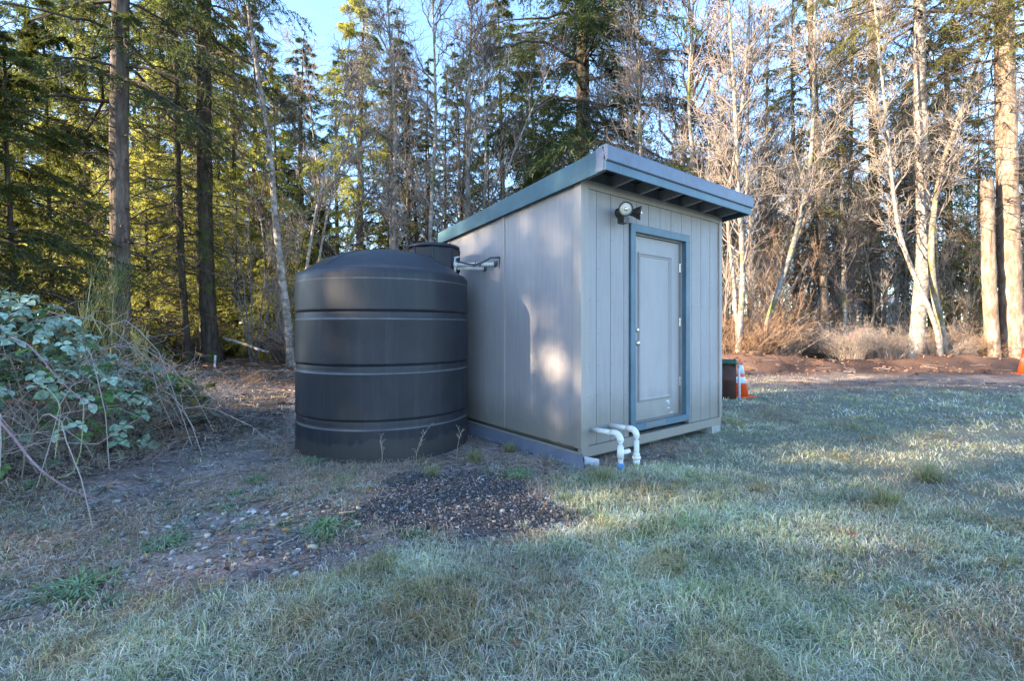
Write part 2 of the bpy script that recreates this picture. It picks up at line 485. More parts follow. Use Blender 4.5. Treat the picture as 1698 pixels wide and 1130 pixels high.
# rings crowd together ahead of the camera, where the lawn is seen
aa = aa + .55 * np.cos(aa) * 1.0
X = rr[:, None] * np.cos(aa); Y = rr[:, None] * np.sin(aa)
Z = ground_z(X, Y) * (1 - sstep(60, 120, rr))[:, None] + (sstep(30, 70, rr) * 1.0)[:, None]
V = np.stack([X, Y, Z], -1).reshape(-1, 3)
C_ = ground_color(X, Y).reshape(-1, 3)
i = np.arange(nr - 1)[:, None] * na; j = np.arange(na)[None]; k = (j + 1) % na
Q = np.stack([i + j, i + na + j, i + na + k, i + k], -1).reshape(-1, 4)
V = np.concatenate([V, [[0, 0, float(Z[0].mean())]]]); C_ = np.concatenate([C_, C_[:1]])
T = np.stack([np.arange(na), (np.arange(na) + 1) % na, np.full(na, len(V) - 1)], -1)
ground = link('ground', npmesh('ground', V, T, Q, C_, True), mat=M['ground'])
tag(ground, kind='structure')

# ------------------------------------------------------------------ shed
A38 = math.atan2(.616, .788)
C0 = np.array((.645, 4.37, 0.0))
D1 = np.array((.788, .616, 0.0)); D2 = np.array((-.616, .788, 0.0)); UP = np.array((0, 0, 1.0))
def S(l, s, z): return C0 + D1 * l + D2 * s + UP * z       # along the front, back along the side, height
LF, LS = 2.50, 2.42
ZB = .175
def rz(s): return 2.672 - .098 * (s)                       # underside of the roof along the side
shed = tag(empty('shed', tuple(S(LF / 2, LS / 2, 0)), 0), 'pale grey plywood pump shed with blue-trimmed white-grey door and slanting flat roof', 'shed')
INV = Matrix.Translation(-Vector(tuple(S(LF / 2, LS / 2, 0))))
def sp(name, acc, m, parent, smooth=False, label=None):
    me = acc.mesh(name, smooth) if isinstance(acc, Acc) else acc
    me.transform(INV)
    o = link(name, me, parent, m)
    if label: o['label'] = label
    return o
def bx(acc, l, s, z, C=None):
    """box between ranges in shed coordinates"""
    acc.box(S(l[0], s[0], z[0]), D1 * (l[1] - l[0]), D2 * (s[1] - s[0]), UP * (z[1] - z[0]), C)
# front wall: backing sheet + the boards between the grooves
a = Acc()
bx(a, (.04, .70), (.012, .06), (ZB, 2.60)); bx(a, (1.79, LF - .04), (.012, .06), (ZB, 2.60)); bx(a, (.70, 1.79), (.012, .06), (2.36, 2.60))
bx(a, (.04, LF - .04), (LS - .06, LS - .0), (ZB, 2.44)); bx(a, (LF - .06, LF), (.06, LS - .07), (ZB, 2.42))
fw = sp('front_wall', a, M['siding'], shed)
g0 = .2055
edges = [.085] + [g0 + .2055 * i for i in range(0, 12) if g0 + .2055 * i < LF - .06] + [LF - .045]
bev = .0035
for i in range(len(edges) - 1):
    l0, l1 = edges[i] + bev, edges[i + 1] - bev
    segs = []
    if l1 <= .695 or l0 >= 1.797: segs = [(l0, l1, ZB, 2.595)]
    elif l0 < .695: segs = [(l0, .695, ZB, 2.595), (.695, l1, 2.362, 2.595)]
    elif l1 > 1.797: segs = [(l0, 1.797, 2.362, 2.595), (1.797, l1, ZB, 2.595)]
    else: segs = [(l0, l1, 2.362, 2.595)]
    a = Acc()
    for (p, q, z0, z1) in segs: bx(a, (p, q), (0, .011), (z0, z1))
    sp('siding_board', a, M['siding'], fw)
a = Acc()
for l_ in [.10] + [e_ + .02 for e_ in edges[1:-1]]:
    for z_ in np.arange(.32, 2.6, .305):
        if .69 < l_ < 1.81 and z_ < 2.37: continue
        c_ = S(l_ + rng.normal() * .004, -.0012, z_ + rng.normal() * .01); a.lathe([(.0045, 0), (.0035, .0016)], c_, 8, Matrix((tuple(D1), (0, 0, 1), tuple(-D2))).transposed())
nh = sp('nail_heads', a, M['metal'] if False else M['cable'], fw); nh['kind'] = 'stuff'
a = Acc(); bx(a, (.085, LF - .045), (-.014, .0), (2.597, 2.675)); sp('frieze_board', a, M['trimgrey'], fw)
# sill board along the foot of the front (worn, slightly dipped)
a = Acc(); bx(a, (-.012, LF + .0), (-.012, .03), (.075, ZB - .006)); sp('skirt_board', a, M['trimgrey'], shed)
# side wall
def side_quad(s0, s1, off, z0, thick, fr=None):
    """a sheet of the side wall whose top follows the roof"""
    ac = Acc()
    V = []
    for o in (off, off + thick):
        for (s, z) in ((s0, z0), (s1, z0), (s1, rz(s1)), (s0, rz(s0))): V.append(S(-o, s, z))
    ac.add(V, Q=[(0, 1, 2, 3), (7, 6, 5, 4), (0, 4, 5, 1), (1, 5, 6, 2), (2, 6, 7, 3), (3, 7, 4, 0)])
    return ac
sw = sp('side_wall', side_quad(.0, LS, -.05, ZB - .02, .045), M['siding'], shed)
sp('siding_panel', side_quad(.085, 1.168, -.004, ZB - .01, .012), M['siding'], sw)
sp('siding_panel', side_quad(1.205, LS - .06, -.004, ZB - .01, .012), M['siding'], sw)
sp('batten', side_quad(1.165, 1.208, .0, ZB - .012, .018), M['trimgrey'], sw)
sp('batten', side_quad(LS - .062, LS, .0, ZB - .012, .018), M['trimgrey'], sw)
sp('corner_board', side_quad(-.016, .084, .0, ZB - .015, .019), M['trimgrey'], shed)
a = Acc(); bx(a, (-.0, .083), (-.016, -.0), (ZB - .015, rz(0) - .004)); sp('corner_board', a, M['trimgrey'], shed)
a = Acc(); bx(a, (LF - .044, LF + .02), (-.018, .0), (ZB - .01, rz(0) - .004)); sp('corner_board', a, M['trimgrey'], shed)
# dark floor frame and joists under the wall
a = Acc(); bx(a, (.05, LF - .05), (.08, .14), (.03, .16)); bx(a, (.05, .11), (.10, LS - .1), (.03, .15))
sp('floor_frame', a, M['soffit'], shed)
# blocks the shed sits on
for (l, s) in ((LF - .24, .02), (LF * .5, .2), (.3, LS - .4), (LF - .4, LS - .4)):
    a = Acc(); bx(a, (l, l + .2), (s - .05, s + .34), (-.12, .078)); sp('foundation_block', a, M['concrete'], shed)
# door: jamb, leaf, trim
a = Acc()
z0, z1 = .22, 2.36
bx(a, (.705, .782), (-.022, .03), (z0 + .07, z1 - .08)); bx(a, (1.708, 1.788), (-.022, .03), (z0 + .07, z1 - .08))
bx(a, (.705, 1.788), (-.024, .03), (z1 - .08, z1)); bx(a, (.705, 1.788), (-.024, .03), (z0, z0 + .07))
df = sp('door_frame', a, M['tealtrim'], shed)
a = Acc(); bx(a, (.782, .79), (.031, .10), (.29, 2.28)); bx(a, (1.70, 1.708), (.031, .10), (.29, 2.28)); bx(a, (.79, 1.70), (.031, .10), (2.265, 2.28)); bx(a, (.79, 1.7), (.0305, .10), (.29, .296))
sp('jamb', a, M['trimgrey'], df)
a = Acc(); bx(a, (.95, 1.30), (-.026, -.0235), (.235, .288))
M['ruststain'] = dirtied('rusty_paint', (.14, .20, .23), .7, (.26, .15, .06), .9, 7)
sp('worn_patch', a, M['ruststain'], df, label='rust-stained worn patch on the sill under the door')
dl = Acc(); bx(dl, (.795, 1.675), (.055, .10), (.30, 2.258))
door = sp('door', dl, M['door'], shed)
# raised moulding: four mitred bars, each of three steps
def mould(l0, l1, z0, z1, wd):
    ac = Acc()
    prof = [(0, 0), (.003, .016), (.014, .022), (.024, .010), (wd - .003, .007), (wd, 0)]
    cor = [(l0, z0, 1, 1), (l1, z0, -1, 1), (l1, z1, -1, -1), (l0, z1, 1, -1)]
    V = []
    for (l, z, sl, sz) in cor:
        for (p, h) in prof: V.append(S(l + sl * p, .055 - h, z + sz * p))
    n = len(prof); Q = []
    for c in range(4):
        d = (c + 1) % 4
        for i in range(n - 1): Q.append((c * n + i, c * n + i + 1, d * n + i + 1, d * n + i))
    ac.add(V, Q=Q); return ac
sp('panel_moulding', mould(.915, 1.515, .50, 2.09, .04), M['door'], door)
# dents near the foot of the door
a = Acc()
for (l, z, dl_, dz_) in ((1.43, .45, .05, .02), (1.47, .42, .018, .05), (1.45, .375, .045, .012), (1.50, .32, .06, .01)):
    bx(a, (l, l + dl_), (.0535, .0555), (z, z + dz_))
sp('scuff_mark', a, M['white'], door)
for (zz, nm) in ((1.262, 'deadbolt'), (1.125, 'door_knob')):
    Mx = Matrix((tuple(D1), (0, 0, 1), tuple(-D2))).transposed()      # local z points out of the wall
    a = Acc(); o = S(.842, .054, zz)
    a.lathe([(.034, 0), (.034, .006), (.028, .012), (.012, .014), (.012, .03)] + ([(.022, .032), (.024, .055), (.018, .062)] if nm == 'deadbolt' else [(.018, .034), (.027, .044), (.028, .058), (.02, .068)]), o, 24, Mx)
    sp(nm, a, M['metal'], door, True)
for zz in (1.93, 1.30, .62):
    a = Acc(); a.tube([S(1.688, .045, zz), S(1.688, .045, zz + .10)], .008, 8)
    bx(a, (1.676, 1.69), (.047, .0535), (zz, zz + .10)); sp('hinge', a, M['metal'], door)
# roof: deck, fascias, rafters
def pr(s, dz=0): return rz(s) + dz
LO = -.045; RO = LF + .05; SF = -.335; SB = 2.56
a = Acc()
V = [S(l, s, rz(s) + dz) for dz in (.145, .17) for (l, s) in ((LO + .01, SF + .02), (RO - .01, SF + .02), (RO - .01, SB), (LO + .01, SB))]
a.add(V, Q=[(3, 2, 1, 0), (4, 5, 6, 7), (0, 1, 5, 4), (1, 2, 6, 5), (2, 3, 7, 6), (3, 0, 4, 7)])
roof = sp('roof', a, M['roofing'], shed)
a = Acc()       # boarding seen from below
V = [S(l, s, rz(s) + dz) for dz in (.118, .142) for (l, s) in ((LO + .03, SF + .05), (RO - .03, SF + .05), (RO - .03, SB - .03), (LO + .03, SB - .03))]
a.add(V, Q=[(3, 2, 1, 0), (4, 5, 6, 7), (0, 1, 5, 4), (1, 2, 6, 5), (2, 3, 7, 6), (3, 0, 4, 7)])
sp('roof_boarding', a, M['boarding'], roof)
def sloped(l0, l1, s0, s1, zb0, zt0, zb1, zt1):
    ac = Acc()
    V = [S(l0, s0, zb0), S(l1, s0, zb0), S(l1, s1, zb1), S(l0, s1, zb1), S(l0, s0, zt0), S(l1, s0, zt0), S(l1, s1, zt1), S(l0, s1, zt1)]
    ac.add(V, Q=[(3, 2, 1, 0), (4, 5, 6, 7), (0, 1, 5, 4), (1, 2, 6, 5), (2, 3, 7, 6), (3, 0, 4, 7)]); return ac
zf = rz(SF)
sp('side_fascia', sloped(LO - .022, LO, SF + .002, SB + .03, zf - .052, zf + .150, rz(SB) + .005, rz(SB) + .152), M['teal'], roof)
sp('side_fascia', sloped(RO, RO + .022, SF + .002, SB + .03, zf - .052, zf + .150, rz(SB) + .005, rz(SB) + .152), M['teal'], roof)
# front fascia: tall frosted flashing lapping a lower blue board
a = Acc()
V = []
l0, l1 = LO - .026, RO + .030
a.box(S(l0, SF - .022, zf - .052), D1 * (l1 - l0), D2 * .020, UP * .09)
sp('front_fascia', a, M['tealtrim'], roof)
a = Acc()
pts = [(-.0, .025), (-.012, .028), (-.018, .034), (-.022, .142), (-.016, .160), (-.002, .167), (.05, .170)]
V = []
for l in (l0 - .004, l1 - .025, l1 + .004):
    for i, (s, z) in enumerate(pts):
        zz = z - (.016 if l == l1 + .004 and z > .1 else 0)
        V.append(S(l, SF - .024 + s, zf + zz))
n = len(pts); Qs = []
for c in range(2):
    for i in range(n - 1): Qs.append((c * n + i, (c + 1) * n + i, (c + 1) * n + i + 1, c * n + i + 1))
Ts = []
for i in range(1, n - 1): Ts.append((0, i, i + 1)); Ts.append((2 * n, 2 * n + i + 1, 2 * n + i))
a.add(V, Q=Qs, T=Ts); sp('flashing', a, M['tealfrost'], roof)
a = Acc(); a.box(S(l0 + .004, SF - .0235, zf + .0385), D1 * (l1 - l0 - .03), D2 * .003, UP * .006); sp('seam', a, M['boarding'], roof)
a = Acc(); a.box(S(LO - .03, SF - .0, zf - .05), D1 * .034, D2 * .09, UP * .205); sp('corner_cap', a, M['tealfrost'], roof)
a = Acc(); bx(a, (LO, RO), (SB + .0, SB + .02), (rz(SB) + .006, rz(SB) + .15)); sp('back_fascia', a, M['teal'], roof)
for i in range(7):
    l = .03 + i * .405
    sp('rafter', sloped(l, l + .038, SF + .01, .06, zf - .0, zf + .114, rz(.06) + .0, rz(.06) + .114), M['trimgrey'], roof)
# blocking over the wall plate
a = Acc(); bx(a, (.0, LF), (.02, .05), (2.60, 2.80)); sp('blocking', a, M['soffit'], roof)

# floodlight
fl = tag(empty('floodlight', tuple(S(.49, -.02, 2.42))), 'twin round black floodlight on the shed wall above the corner of the door', 'floodlight')
FI = Matrix.Translation(-Vector(tuple(S(.49, -.02, 2.42))))
def fp(name, acc, m, parent=fl, smooth=True):
    me = acc.mesh(name, smooth); me.transform(FI); return link(name, me, parent, m)
Mw = Matrix((tuple(D1), (0, 0, 1), tuple(-D2))).transposed()
a = Acc(); a.lathe([(.052, 0), (.052, .018), (.03, .026), (.022, .05)], S(.53, 0, 2.43), 20, Mw); fp('wall_plate', a, M['lampblack'])
def lampdir(v):
    v = Vector(v).normalized(); return v.to_track_quat('Z', 'Y').to_matrix()
def lamp_head(o, d, nm):
    o = np.array(o)
    m3 = lampdir(d)
    a = Acc(); a.lathe([(.018, -.10), (.028, -.085), (.036, -.05), (.066, .015), (.070, .028), (.066, .030), (.060, .014)], o, 28, m3, capt=False)
    h = fp('lamp_housing', a, M['lampblack'])
    a = Acc(); a.lathe([(.0605, .012), (.058, .020), (.045, .028), (.025, .033), (.002, .0345)], o, 28, m3, capb=False)
    fp('lamp_glass', a, M['lensglass'], h)
    a = Acc(); a.lathe([(.020, .0345), (.016, .040), (.002, .042)], o, 16, m3, capb=False); fp('bulb_ring', a, M['lamprefl'], h)
    return o
h1 = S(.43, -.17, 2.425); h2 = S(.645, -.15, 2.425)
cam_dir = Vector((-float(h1[0]) * .9, -float(h1[1]), -.9))
lamp_head(h1, cam_dir, 1)
lamp_head(h2, Vector(tuple(D1 * .62 - D2 * .82 - UP * .12)), 2)
a = Acc(); a.tube([S(.53, -.045, 2.43), S(.47, -.10, 2.43)], .014, 8); a.tube([S(.53, -.045, 2.43), S(.60, -.08, 2.43)], .014, 8)
fp('swivel_arm', a, M['lampblack'])
a = Acc(); bx(a, (.425, .50), (-.155, -.075), (2.30, 2.355)); bx(a, (.452, .475), (-.12, -.10), (2.354, 2.42)); fp('motion_sensor', a, M['lampblack'], smooth=False)

# white water pipes coming out of the front wall
def pvc(name, l, z, out, label, tee=False, blue=False, dx=0.0):
    root = tag(empty(name, tuple(S(l, -out, 0))), label, 'pipe', 'white water pipes bending down at the front of the shed')
    I2 = Matrix.Translation(-Vector(tuple(S(l, -out, 0))))
    def p(nm, ac, m, sm=True):
        me = ac.mesh(nm, sm); me.transform(I2); return link(nm, me, root, m)
    r = .0245
    a = Acc()
    P = [S(l, .02, z), S(l, -out + .07, z + .012)]
    a.tube(P, r, 16); p('pipe_run', a, M['pvc'])
    a = Acc(); P = []; rb = .055
    for t in np.linspace(0, math.pi / 2, 8): P.append(S(l + dx * 0, -(out - rb) - rb * math.sin(t), z + .012 - rb + rb * math.cos(t)))
    P = [S(l, -(out - rb) + .05, z + .012)] + P + [S(l, -out, z - rb - .05)]
    a.tube(P, r + .006, 16); p('elbow', a, M['pvc'])
    a = Acc(); a.tube([S(l, -out, z - rb - .03), S(l + dx, -out, .03)], r, 16); p('drop_pipe', a, M['pvc'])
    zc = .055
    a = Acc(); a.tube([S(l + dx, -out, zc - .055), S(l + dx, -out, zc + .02)], r + .0075, 16); p('coupling', a, M['bluecap'] if blue else M['pvc'])
    if not blue:
        a = Acc(); a.tube([S(l + dx, -out, zc + .012), S(l + dx, -out, zc + .034)], r + .016, 16); a.tube([S(l + dx, -out, zc + .034), S(l + dx, -out, zc + .060)], r + .006, 16); p('union_nut', a, M['pvc'])
    if tee:
        a = Acc(); a.tube([S(l + dx, -out, .115), S(l + dx, -out, .215)], r + .0065, 16); a.tube([S(l, -out, .165), S(l + .12, -out - .0, .165)], .021, 14); p('tee_fitting', a, M['pvc'])
pvc('water_pipe', .150, .318, .335, 'white pipe at the foot of the shed corner with tee stub and blue end', tee=True, blue=True)
pvc('water_pipe', .405, .322, .315, 'white pipe with plain union nut, the one nearer the shed door')

# metal skirt leaning along the foot of the side wall, with its pale end piece
rt = tag(empty('ground_flashing', tuple(S(-.1, 1, 0))), 'slate blue board leaning along the foot of the shed side wall', 'board')
I3 = Matrix.Translation(-Vector(tuple(S(-.1, 1, 0))))
a = Acc()
V = [S(-.03, 2.55, .115), S(-.025, -.03, .105), S(-.115, -.14, -.01), S(-.13, 2.55, .0)]
V += [v + np.array((0, 0, .016)) + D1 * .008 for v in V]
a.add(V, Q=[(0, 1, 2, 3), (7, 6, 5, 4), (0, 4, 5, 1), (1, 5, 6, 2), (2, 6, 7, 3), (3, 7, 4, 0)])
M['slate'] = teal('slate_painted_board', (.11, .125, .16), .06)
me = a.mesh('board', False); me.transform(I3); link('board', me, rt, M['slate'])
a = Acc(); V = [S(-.022, 2.5, .136), S(-.02, -.02, .126), S(-.034, -.03, .117), S(-.038, 2.5, .127)]; V += [v - UP * .012 for v in V]
a.add(V, Q=[(0, 1, 2, 3), (7, 6, 5, 4), (0, 4, 5, 1), (1, 5, 6, 2), (2, 6, 7, 3), (3, 7, 4, 0)])
me = a.mesh('top_edge', False); me.transform(I3); link('top_edge', me, rt, M['siding'])
a = Acc(); a.box(S(.01, -.03, .015), D1 * .09 - D2 * .10 - UP * .02, D2 * .012 + D1 * .01, UP * .075)
tag(link('plank_end', a.mesh('plank_end'), mat=M['white']), 'short pale plank end on the ground below the shed corner', 'plank')

# ------------------------------------------------------------------ water tank
TX, TY, TR = -1.440, 5.335, .930
tank = tag(empty('water_tank', (TX, TY, 0)), 'big round black plastic water tank standing beside the shed', 'water tank')
prof = [(TR - .02, -.05), (TR - .004, .0), (TR, .03)]
def band(zt, zb):
    return [(TR + .002, zb - .02), (TR + .004, zb - .006), (TR - .006, zb + .004), (TR - .007, zb + .02), (TR - .007, zt - .018), (TR - .010, zt - .008), (TR - .022, zt - .006), (TR - .022, zt), (TR + .003, zt + .002), (TR + .003, zt + .02)]
for zt, zb in ((.405, .325), (.93, .858), (1.452, 1.380)): prof += band(zt, zb)
prof += [(TR + .002, 1.62), (TR, 1.76)]
SH = 1.825
for t in np.linspace(.05, 1, 8): prof.append((TR - .085 * (1 - math.cos(t * math.pi / 2 * .9)), SH - .03 + .085 * math.sin(t * math.pi / 2 * .9)))
r1, zz1 = prof[-1]
APEX = 2.15
for t in np.linspace(.04, 1, 26):
    r_ = r1 * (1 - t); prof.append((max(r_, .004), zz1 + (APEX - zz1) * (1 - (r_ / r1) ** 2.5)))
n = 192
prof = np.array(prof); ang = np.arange(n) * 2 * np.pi / n
PR = np.broadcast_to(prof[:, None, 0], (len(prof), n)).copy(); PZ = np.broadcast_to(prof[:, None, 1], (len(prof), n)).copy()
# moulded V grooves in the dome
a_v = math.atan2(-.93, -.45)
for q in range(4):
    aq = a_v + q * math.pi / 2
    dang = np.abs((ang - aq + np.pi) % (2 * np.pi) - np.pi)[None]
    rn = PR / TR
    wdt = .10 * np.clip((.90 - rn) / .5, 0, 1) + .012
    PZ -= .030 * np.clip(1 - dang / wdt, 0, 1) ** .6 * sstep(.90, .86, rn) * sstep(.28, .4, rn) * (PZ > 1.8)
PR = PR + .0025 * np.sin(3 * ang + PZ * 2) * (PZ > .05) + .003 * np.sin(PZ * 7 + ang * 2)
V = np.stack([PR * np.cos(ang), PR * np.sin(ang), PZ], -1).reshape(-1, 3)
i = np.arange(len(prof) - 1)[:, None] * n; j = np.arange(n)[None]; k = (j + 1) % n
Q = np.stack([i + j, i + k, i + n + k, i + n + j], -1).reshape(-1, 4)
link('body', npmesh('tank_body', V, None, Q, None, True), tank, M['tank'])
# neck with flat staves and its lid
NX, NY = -.93 - TX, 5.60 - TY
a = Acc()
nn = 8; pa = [(.300, 1.92), (.300, 2.205), (.290, 2.227)]
Mz = Matrix.Rotation(R(8), 3, 'Z')
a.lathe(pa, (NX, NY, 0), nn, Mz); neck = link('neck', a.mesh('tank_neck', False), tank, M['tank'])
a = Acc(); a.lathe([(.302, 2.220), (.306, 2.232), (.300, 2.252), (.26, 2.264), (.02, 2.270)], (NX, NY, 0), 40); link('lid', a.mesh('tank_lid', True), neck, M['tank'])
for q in range(8):
    an = R(8) + q * math.pi / 4
    a = Acc(); a.tube([(NX + .301 * math.cos(an), NY + .301 * math.sin(an), 1.95), (NX + .301 * math.cos(an), NY + .301 * math.sin(an), 2.215)], .010, 6)
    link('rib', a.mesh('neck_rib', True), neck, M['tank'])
# two white pipes and a cable between the shed wall and the neck
def wallpt(px, py):
    """the point of the side wall seen at a pixel"""
    u = (px - 849) / F; s = (.645 - u * 4.37) / (.616 + .788 * u); p = S(0, s, 0)
    return np.array((p[0], p[1], CAM_H + (545 - py) / F * p[1]))
def outpipe(px, py, ln, r, label):
    p0 = wallpt(px, py); d = -D1 * .80 - D2 * -.35
    d = np.array((NX + TX + .18, NY + TY - .1, 0)) - np.array((p0[0], p0[1], 0)); d = d / np.linalg.norm(d)
    p1 = p0 + d * ln
    root = tag(empty('supply_pipe', tuple(p0)), label, 'pipe')
    a = Acc(); a.tube([np.zeros(3) - d * .02, p1 - p0], r, 16); link('pipe', a.mesh('pipe', True), root, M['pvc'])
    a = Acc(); a.tube([np.zeros(3) - d * .01, d * .028], r + .012, 16); link('collar', a.mesh('collar', True), root, M['cable'])
    return p0, p1
pA = outpipe(824, 438, .50, .022, 'upper white pipe between the tank lid and the shed side wall')
pB = outpipe(806, 446, .36, .020, 'lower shorter white pipe between the tank lid and the shed side wall')
a = Acc(); w0 = wallpt(831, 427) - D1 * .02; pe = pA[1] + UP * .05
P = [w0 + UP * .0, w0 * .8 + pe * .2 + UP * .0, w0 * .62 + pe * .38 - UP * .045, w0 * .45 + pe * .55 - UP * .065, w0 * .25 + pe * .75 - UP * .045, pe]
a.tube(P, .011, 8); a.tube([w0, wallpt(828, 446) - D1 * .005], .006, 6)
for f in (.42, .55): q = w0 * (1 - f) + pe * f - UP * .06; a.tube([q - UP * .03 + D2 * .02, q + UP * .025 - D2 * .02], .006, 6)
tag(link('cable', a.mesh('cable', True), mat=M['cable']), 'dark drooping cable with ties above the two white pipes at the tank', 'cable')
fe = tag(empty('pipe_fitting', tuple(pA[1])), 'small white valve fitting clamped to the side of the tank neck', 'fitting')
a = Acc(); a.tube([(-.03, 0, -.0), (.03, 0, 0)], .034, 12); a.tube([(0, 0, -.10), (0, 0, .07)], .017, 12); link('valve_body', a.mesh('valve_body', True), fe, M['pvc'])
a = Acc(); a.box((-.055, -.012, .065), (.11, .0, .02), (0, .024, 0), (0, 0, .016)); link('valve_handle', a.mesh('valve_handle'), fe, M['white'])

# ------------------------------------------------------------------ well casing and cones
def gz(x, y): return float(ground_z(np.array([float(x)]), np.array([float(y)]))[0])
wx, wy = GX(1209.0, 8.45), 8.45
g0_ = gz(wx, wy)
well = tag(empty('well_casing', (wx - .02, wy, g0_)), 'brown steel well casing with green cap standing behind the shed corner', 'well casing')
a = Acc(); a.lathe([(.135, -.05), (.135, .34), (.139, .345), (.139, .36), (.135, .365), (.135, .66)], (0, 0, 0), 32); link('casing', a.mesh('casing', True), well, M['rust'])
a = Acc(); a.lathe([(.138, .63), (.165, .635), (.168, .66), (.150, .70), (.09, .715), (.01, .72)], (0, 0, 0), 32); link('well_cap', a.mesh('well_cap', True), well, M['green'])
a = Acc()
for q in range(4):
    an = q * math.pi / 2 + .4; a.lathe([(.018, .60), (.018, .72), (.004, .725)], (.158 * math.cos(an), .158 * math.sin(an), 0), 8)
link('cap_bolt', a.mesh('cap_bolt', True), well, M['green'])
a = Acc(); a.tube([(.165, -.09, -.03), (.15, -.09, .60)], .021, 12); link('conduit', a.mesh('conduit', True), well, M['white'])
a = Acc(); a.tube([(.15, -.09, .585), (.15, -.09, .625)], .029, 12); link('conduit_cap', a.mesh('conduit_cap', True), well, M['white'])
def cone(x, y, h, rzdeg, label, tilt=0.0, bands=True):
    root = tag(empty('traffic_cone', (x, y, gz(x, y) + .0), R(rzdeg)), label, 'traffic cone')
    root.rotation_euler = (0, R(tilt), R(rzdeg))
    rb, rt_ = .125, .028
    def rad(z): return rb + (rt_ - rb) * (z - .03) / (h - .03)
    cuts = [(.03, .37, 'orange'), (.37, .535, 'reflective'), (.535, .62, 'orange'), (.62, .85, 'reflective'), (.85, 1.0, 'orangepale')] if bands else [(.03, .45, 'orange'), (.45, .62, 'orangepale'), (.62, 1.0, 'orange')]
    a = Acc(); a.lathe([(rad(.03), .03), (rad(h * .5), h * .5), (rad(h) , h), (rad(h) - .01, h + .003), (rad(h) - .012, h - .02)], (0, 0, 0), 28, capt=True)
    link('cone_body', a.mesh('cone_body', True), root, M['orange'])
    for (z0, z1, mm) in cuts[1:]:
        a = Acc(); off = .0025
        a.lathe([(rad(z0 * h) + .0005, z0 * h - .001), (rad(z0 * h) + off, z0 * h), (rad(z1 * h) + off, z1 * h - .001), (rad(z1 * h) + .0005, z1 * h)], (0, 0, 0), 28, capb=False, capt=False)
        if mm != 'orange': link('reflective_band' if mm == 'reflective' else 'faded_tip', a.mesh('band', True), root, M[mm])
    a = Acc(); b = .17
    V = [(-b, -b, -.01), (b, -b, -.01), (b, b, -.01), (-b, b, -.01), (-b, -b, .025), (b, -b, .025), (b, b, .025), (-b, b, .025)]
    a.add(V, Q=[(3, 2, 1, 0), (4, 5, 6, 7), (0, 1, 5, 4), (1, 2, 6, 5), (2, 3, 7, 6), (3, 0, 4, 7)]); link('base', a.mesh('cone_base'), root, M['orange'])
cone(GX(1229, 8.75), 8.75, .70, 20, 'orange traffic cone with two white bands beside the brown well casing', -2.0)
cone(GX(1698, 12.9), 12.9, .72, 5, 'plain orange traffic cone in front of the dirt berm at the picture edge', 0, False)

# ------------------------------------------------------------------ tree builders
def spawn(P, per, t0, t1, lf, ang, up, K, bend, wig=.06, jit=.35):
    n = P.shape[0]
    t = rng.uniform(t0, t1, (n, per))
    b, T = sample_on(P, t)
    b = b.reshape(-1, 3); T = T.reshape(-1, 3); t = t.reshape(-1)
    perp = norm(np.cross(T, rand_unit(len(b))))
    a = ang * rng.uniform(1 - jit, 1 + jit, len(b))[:, None]
    d = norm(T * np.cos(a) + perp * np.sin(a) + np.array([0, 0, up]))
    Ln = lf(t) * rng.uniform(.55, 1.15, len(b))
    bd = np.zeros((len(b), 3)); bd[:, 2] = bend * Ln
    bd += rand_unit(len(b)) * (.16 * Ln)[:, None]
    C = curve_pts(b, d, Ln, K, bd)
    w_ = rng.normal(size=C.shape) * (wig * Ln)[:, None, None] * np.linspace(0, 1, K)[None, :, None] ** .5
    w_[:, 0] = 0
    return C + w_, Ln
def taper(Ln, K, r0, r1):
    t = np.linspace(0, 1, K)[None]
    r0 = np.broadcast_to(np.asarray(r0), Ln.shape)[:, None]
    return r0 * (1 - t) + r1 * t
def smooth_path(pts, K):
    pts = np.array(pts, dtype=float); n = len(pts)
    d = np.r_[0, np.cumsum(np.linalg.norm(np.diff(pts, axis=0), axis=1))]; d /= d[-1]
    t = np.linspace(0, 1, K)
    lin = np.stack([np.interp(t, d, pts[:, i]) for i in range(3)], -1)
    for _ in range(3):
        s_ = lin.copy(); s_[1:-1] = (lin[:-2] + 2 * lin[1:-1] + lin[2:]) / 4; lin = s_
    return lin
def trunk_mesh(name, P, r0, r1, flare=1.5, n=14, rough=.05):
    K = len(P); t = np.linspace(0, 1, K)
    r = r0 + (r1 - r0) * t
    h = P[:, 2] - P[0, 2]
    r = r * (1 + (flare - 1) * np.exp(-h / .45))
    V, Q = tubes(P[None], r[None], n)
    V = V.reshape(K, n, 3); c = P[:, None]
    a = np.arange(n)
    k = 1 + rough * np.sin(a * 2.3 + 1)[None] + rough * rng.normal(size=(K, n)) * .7
    k = k + (.18 * np.sin(a * 5 * 2 * np.pi / n)[None] * np.exp(-h / .3)[:, None])
    V = c + (V - c) * k[..., None]
    return npmesh(name, V.reshape(-1, 3), None, Q, None, True)
def tube_mesh(name, parts):
    a = Acc()
    for (P, r, n) in parts:
        V, Q = tubes(P, r, n); a.add(V, Q=Q)
    return a.mesh(name, True)
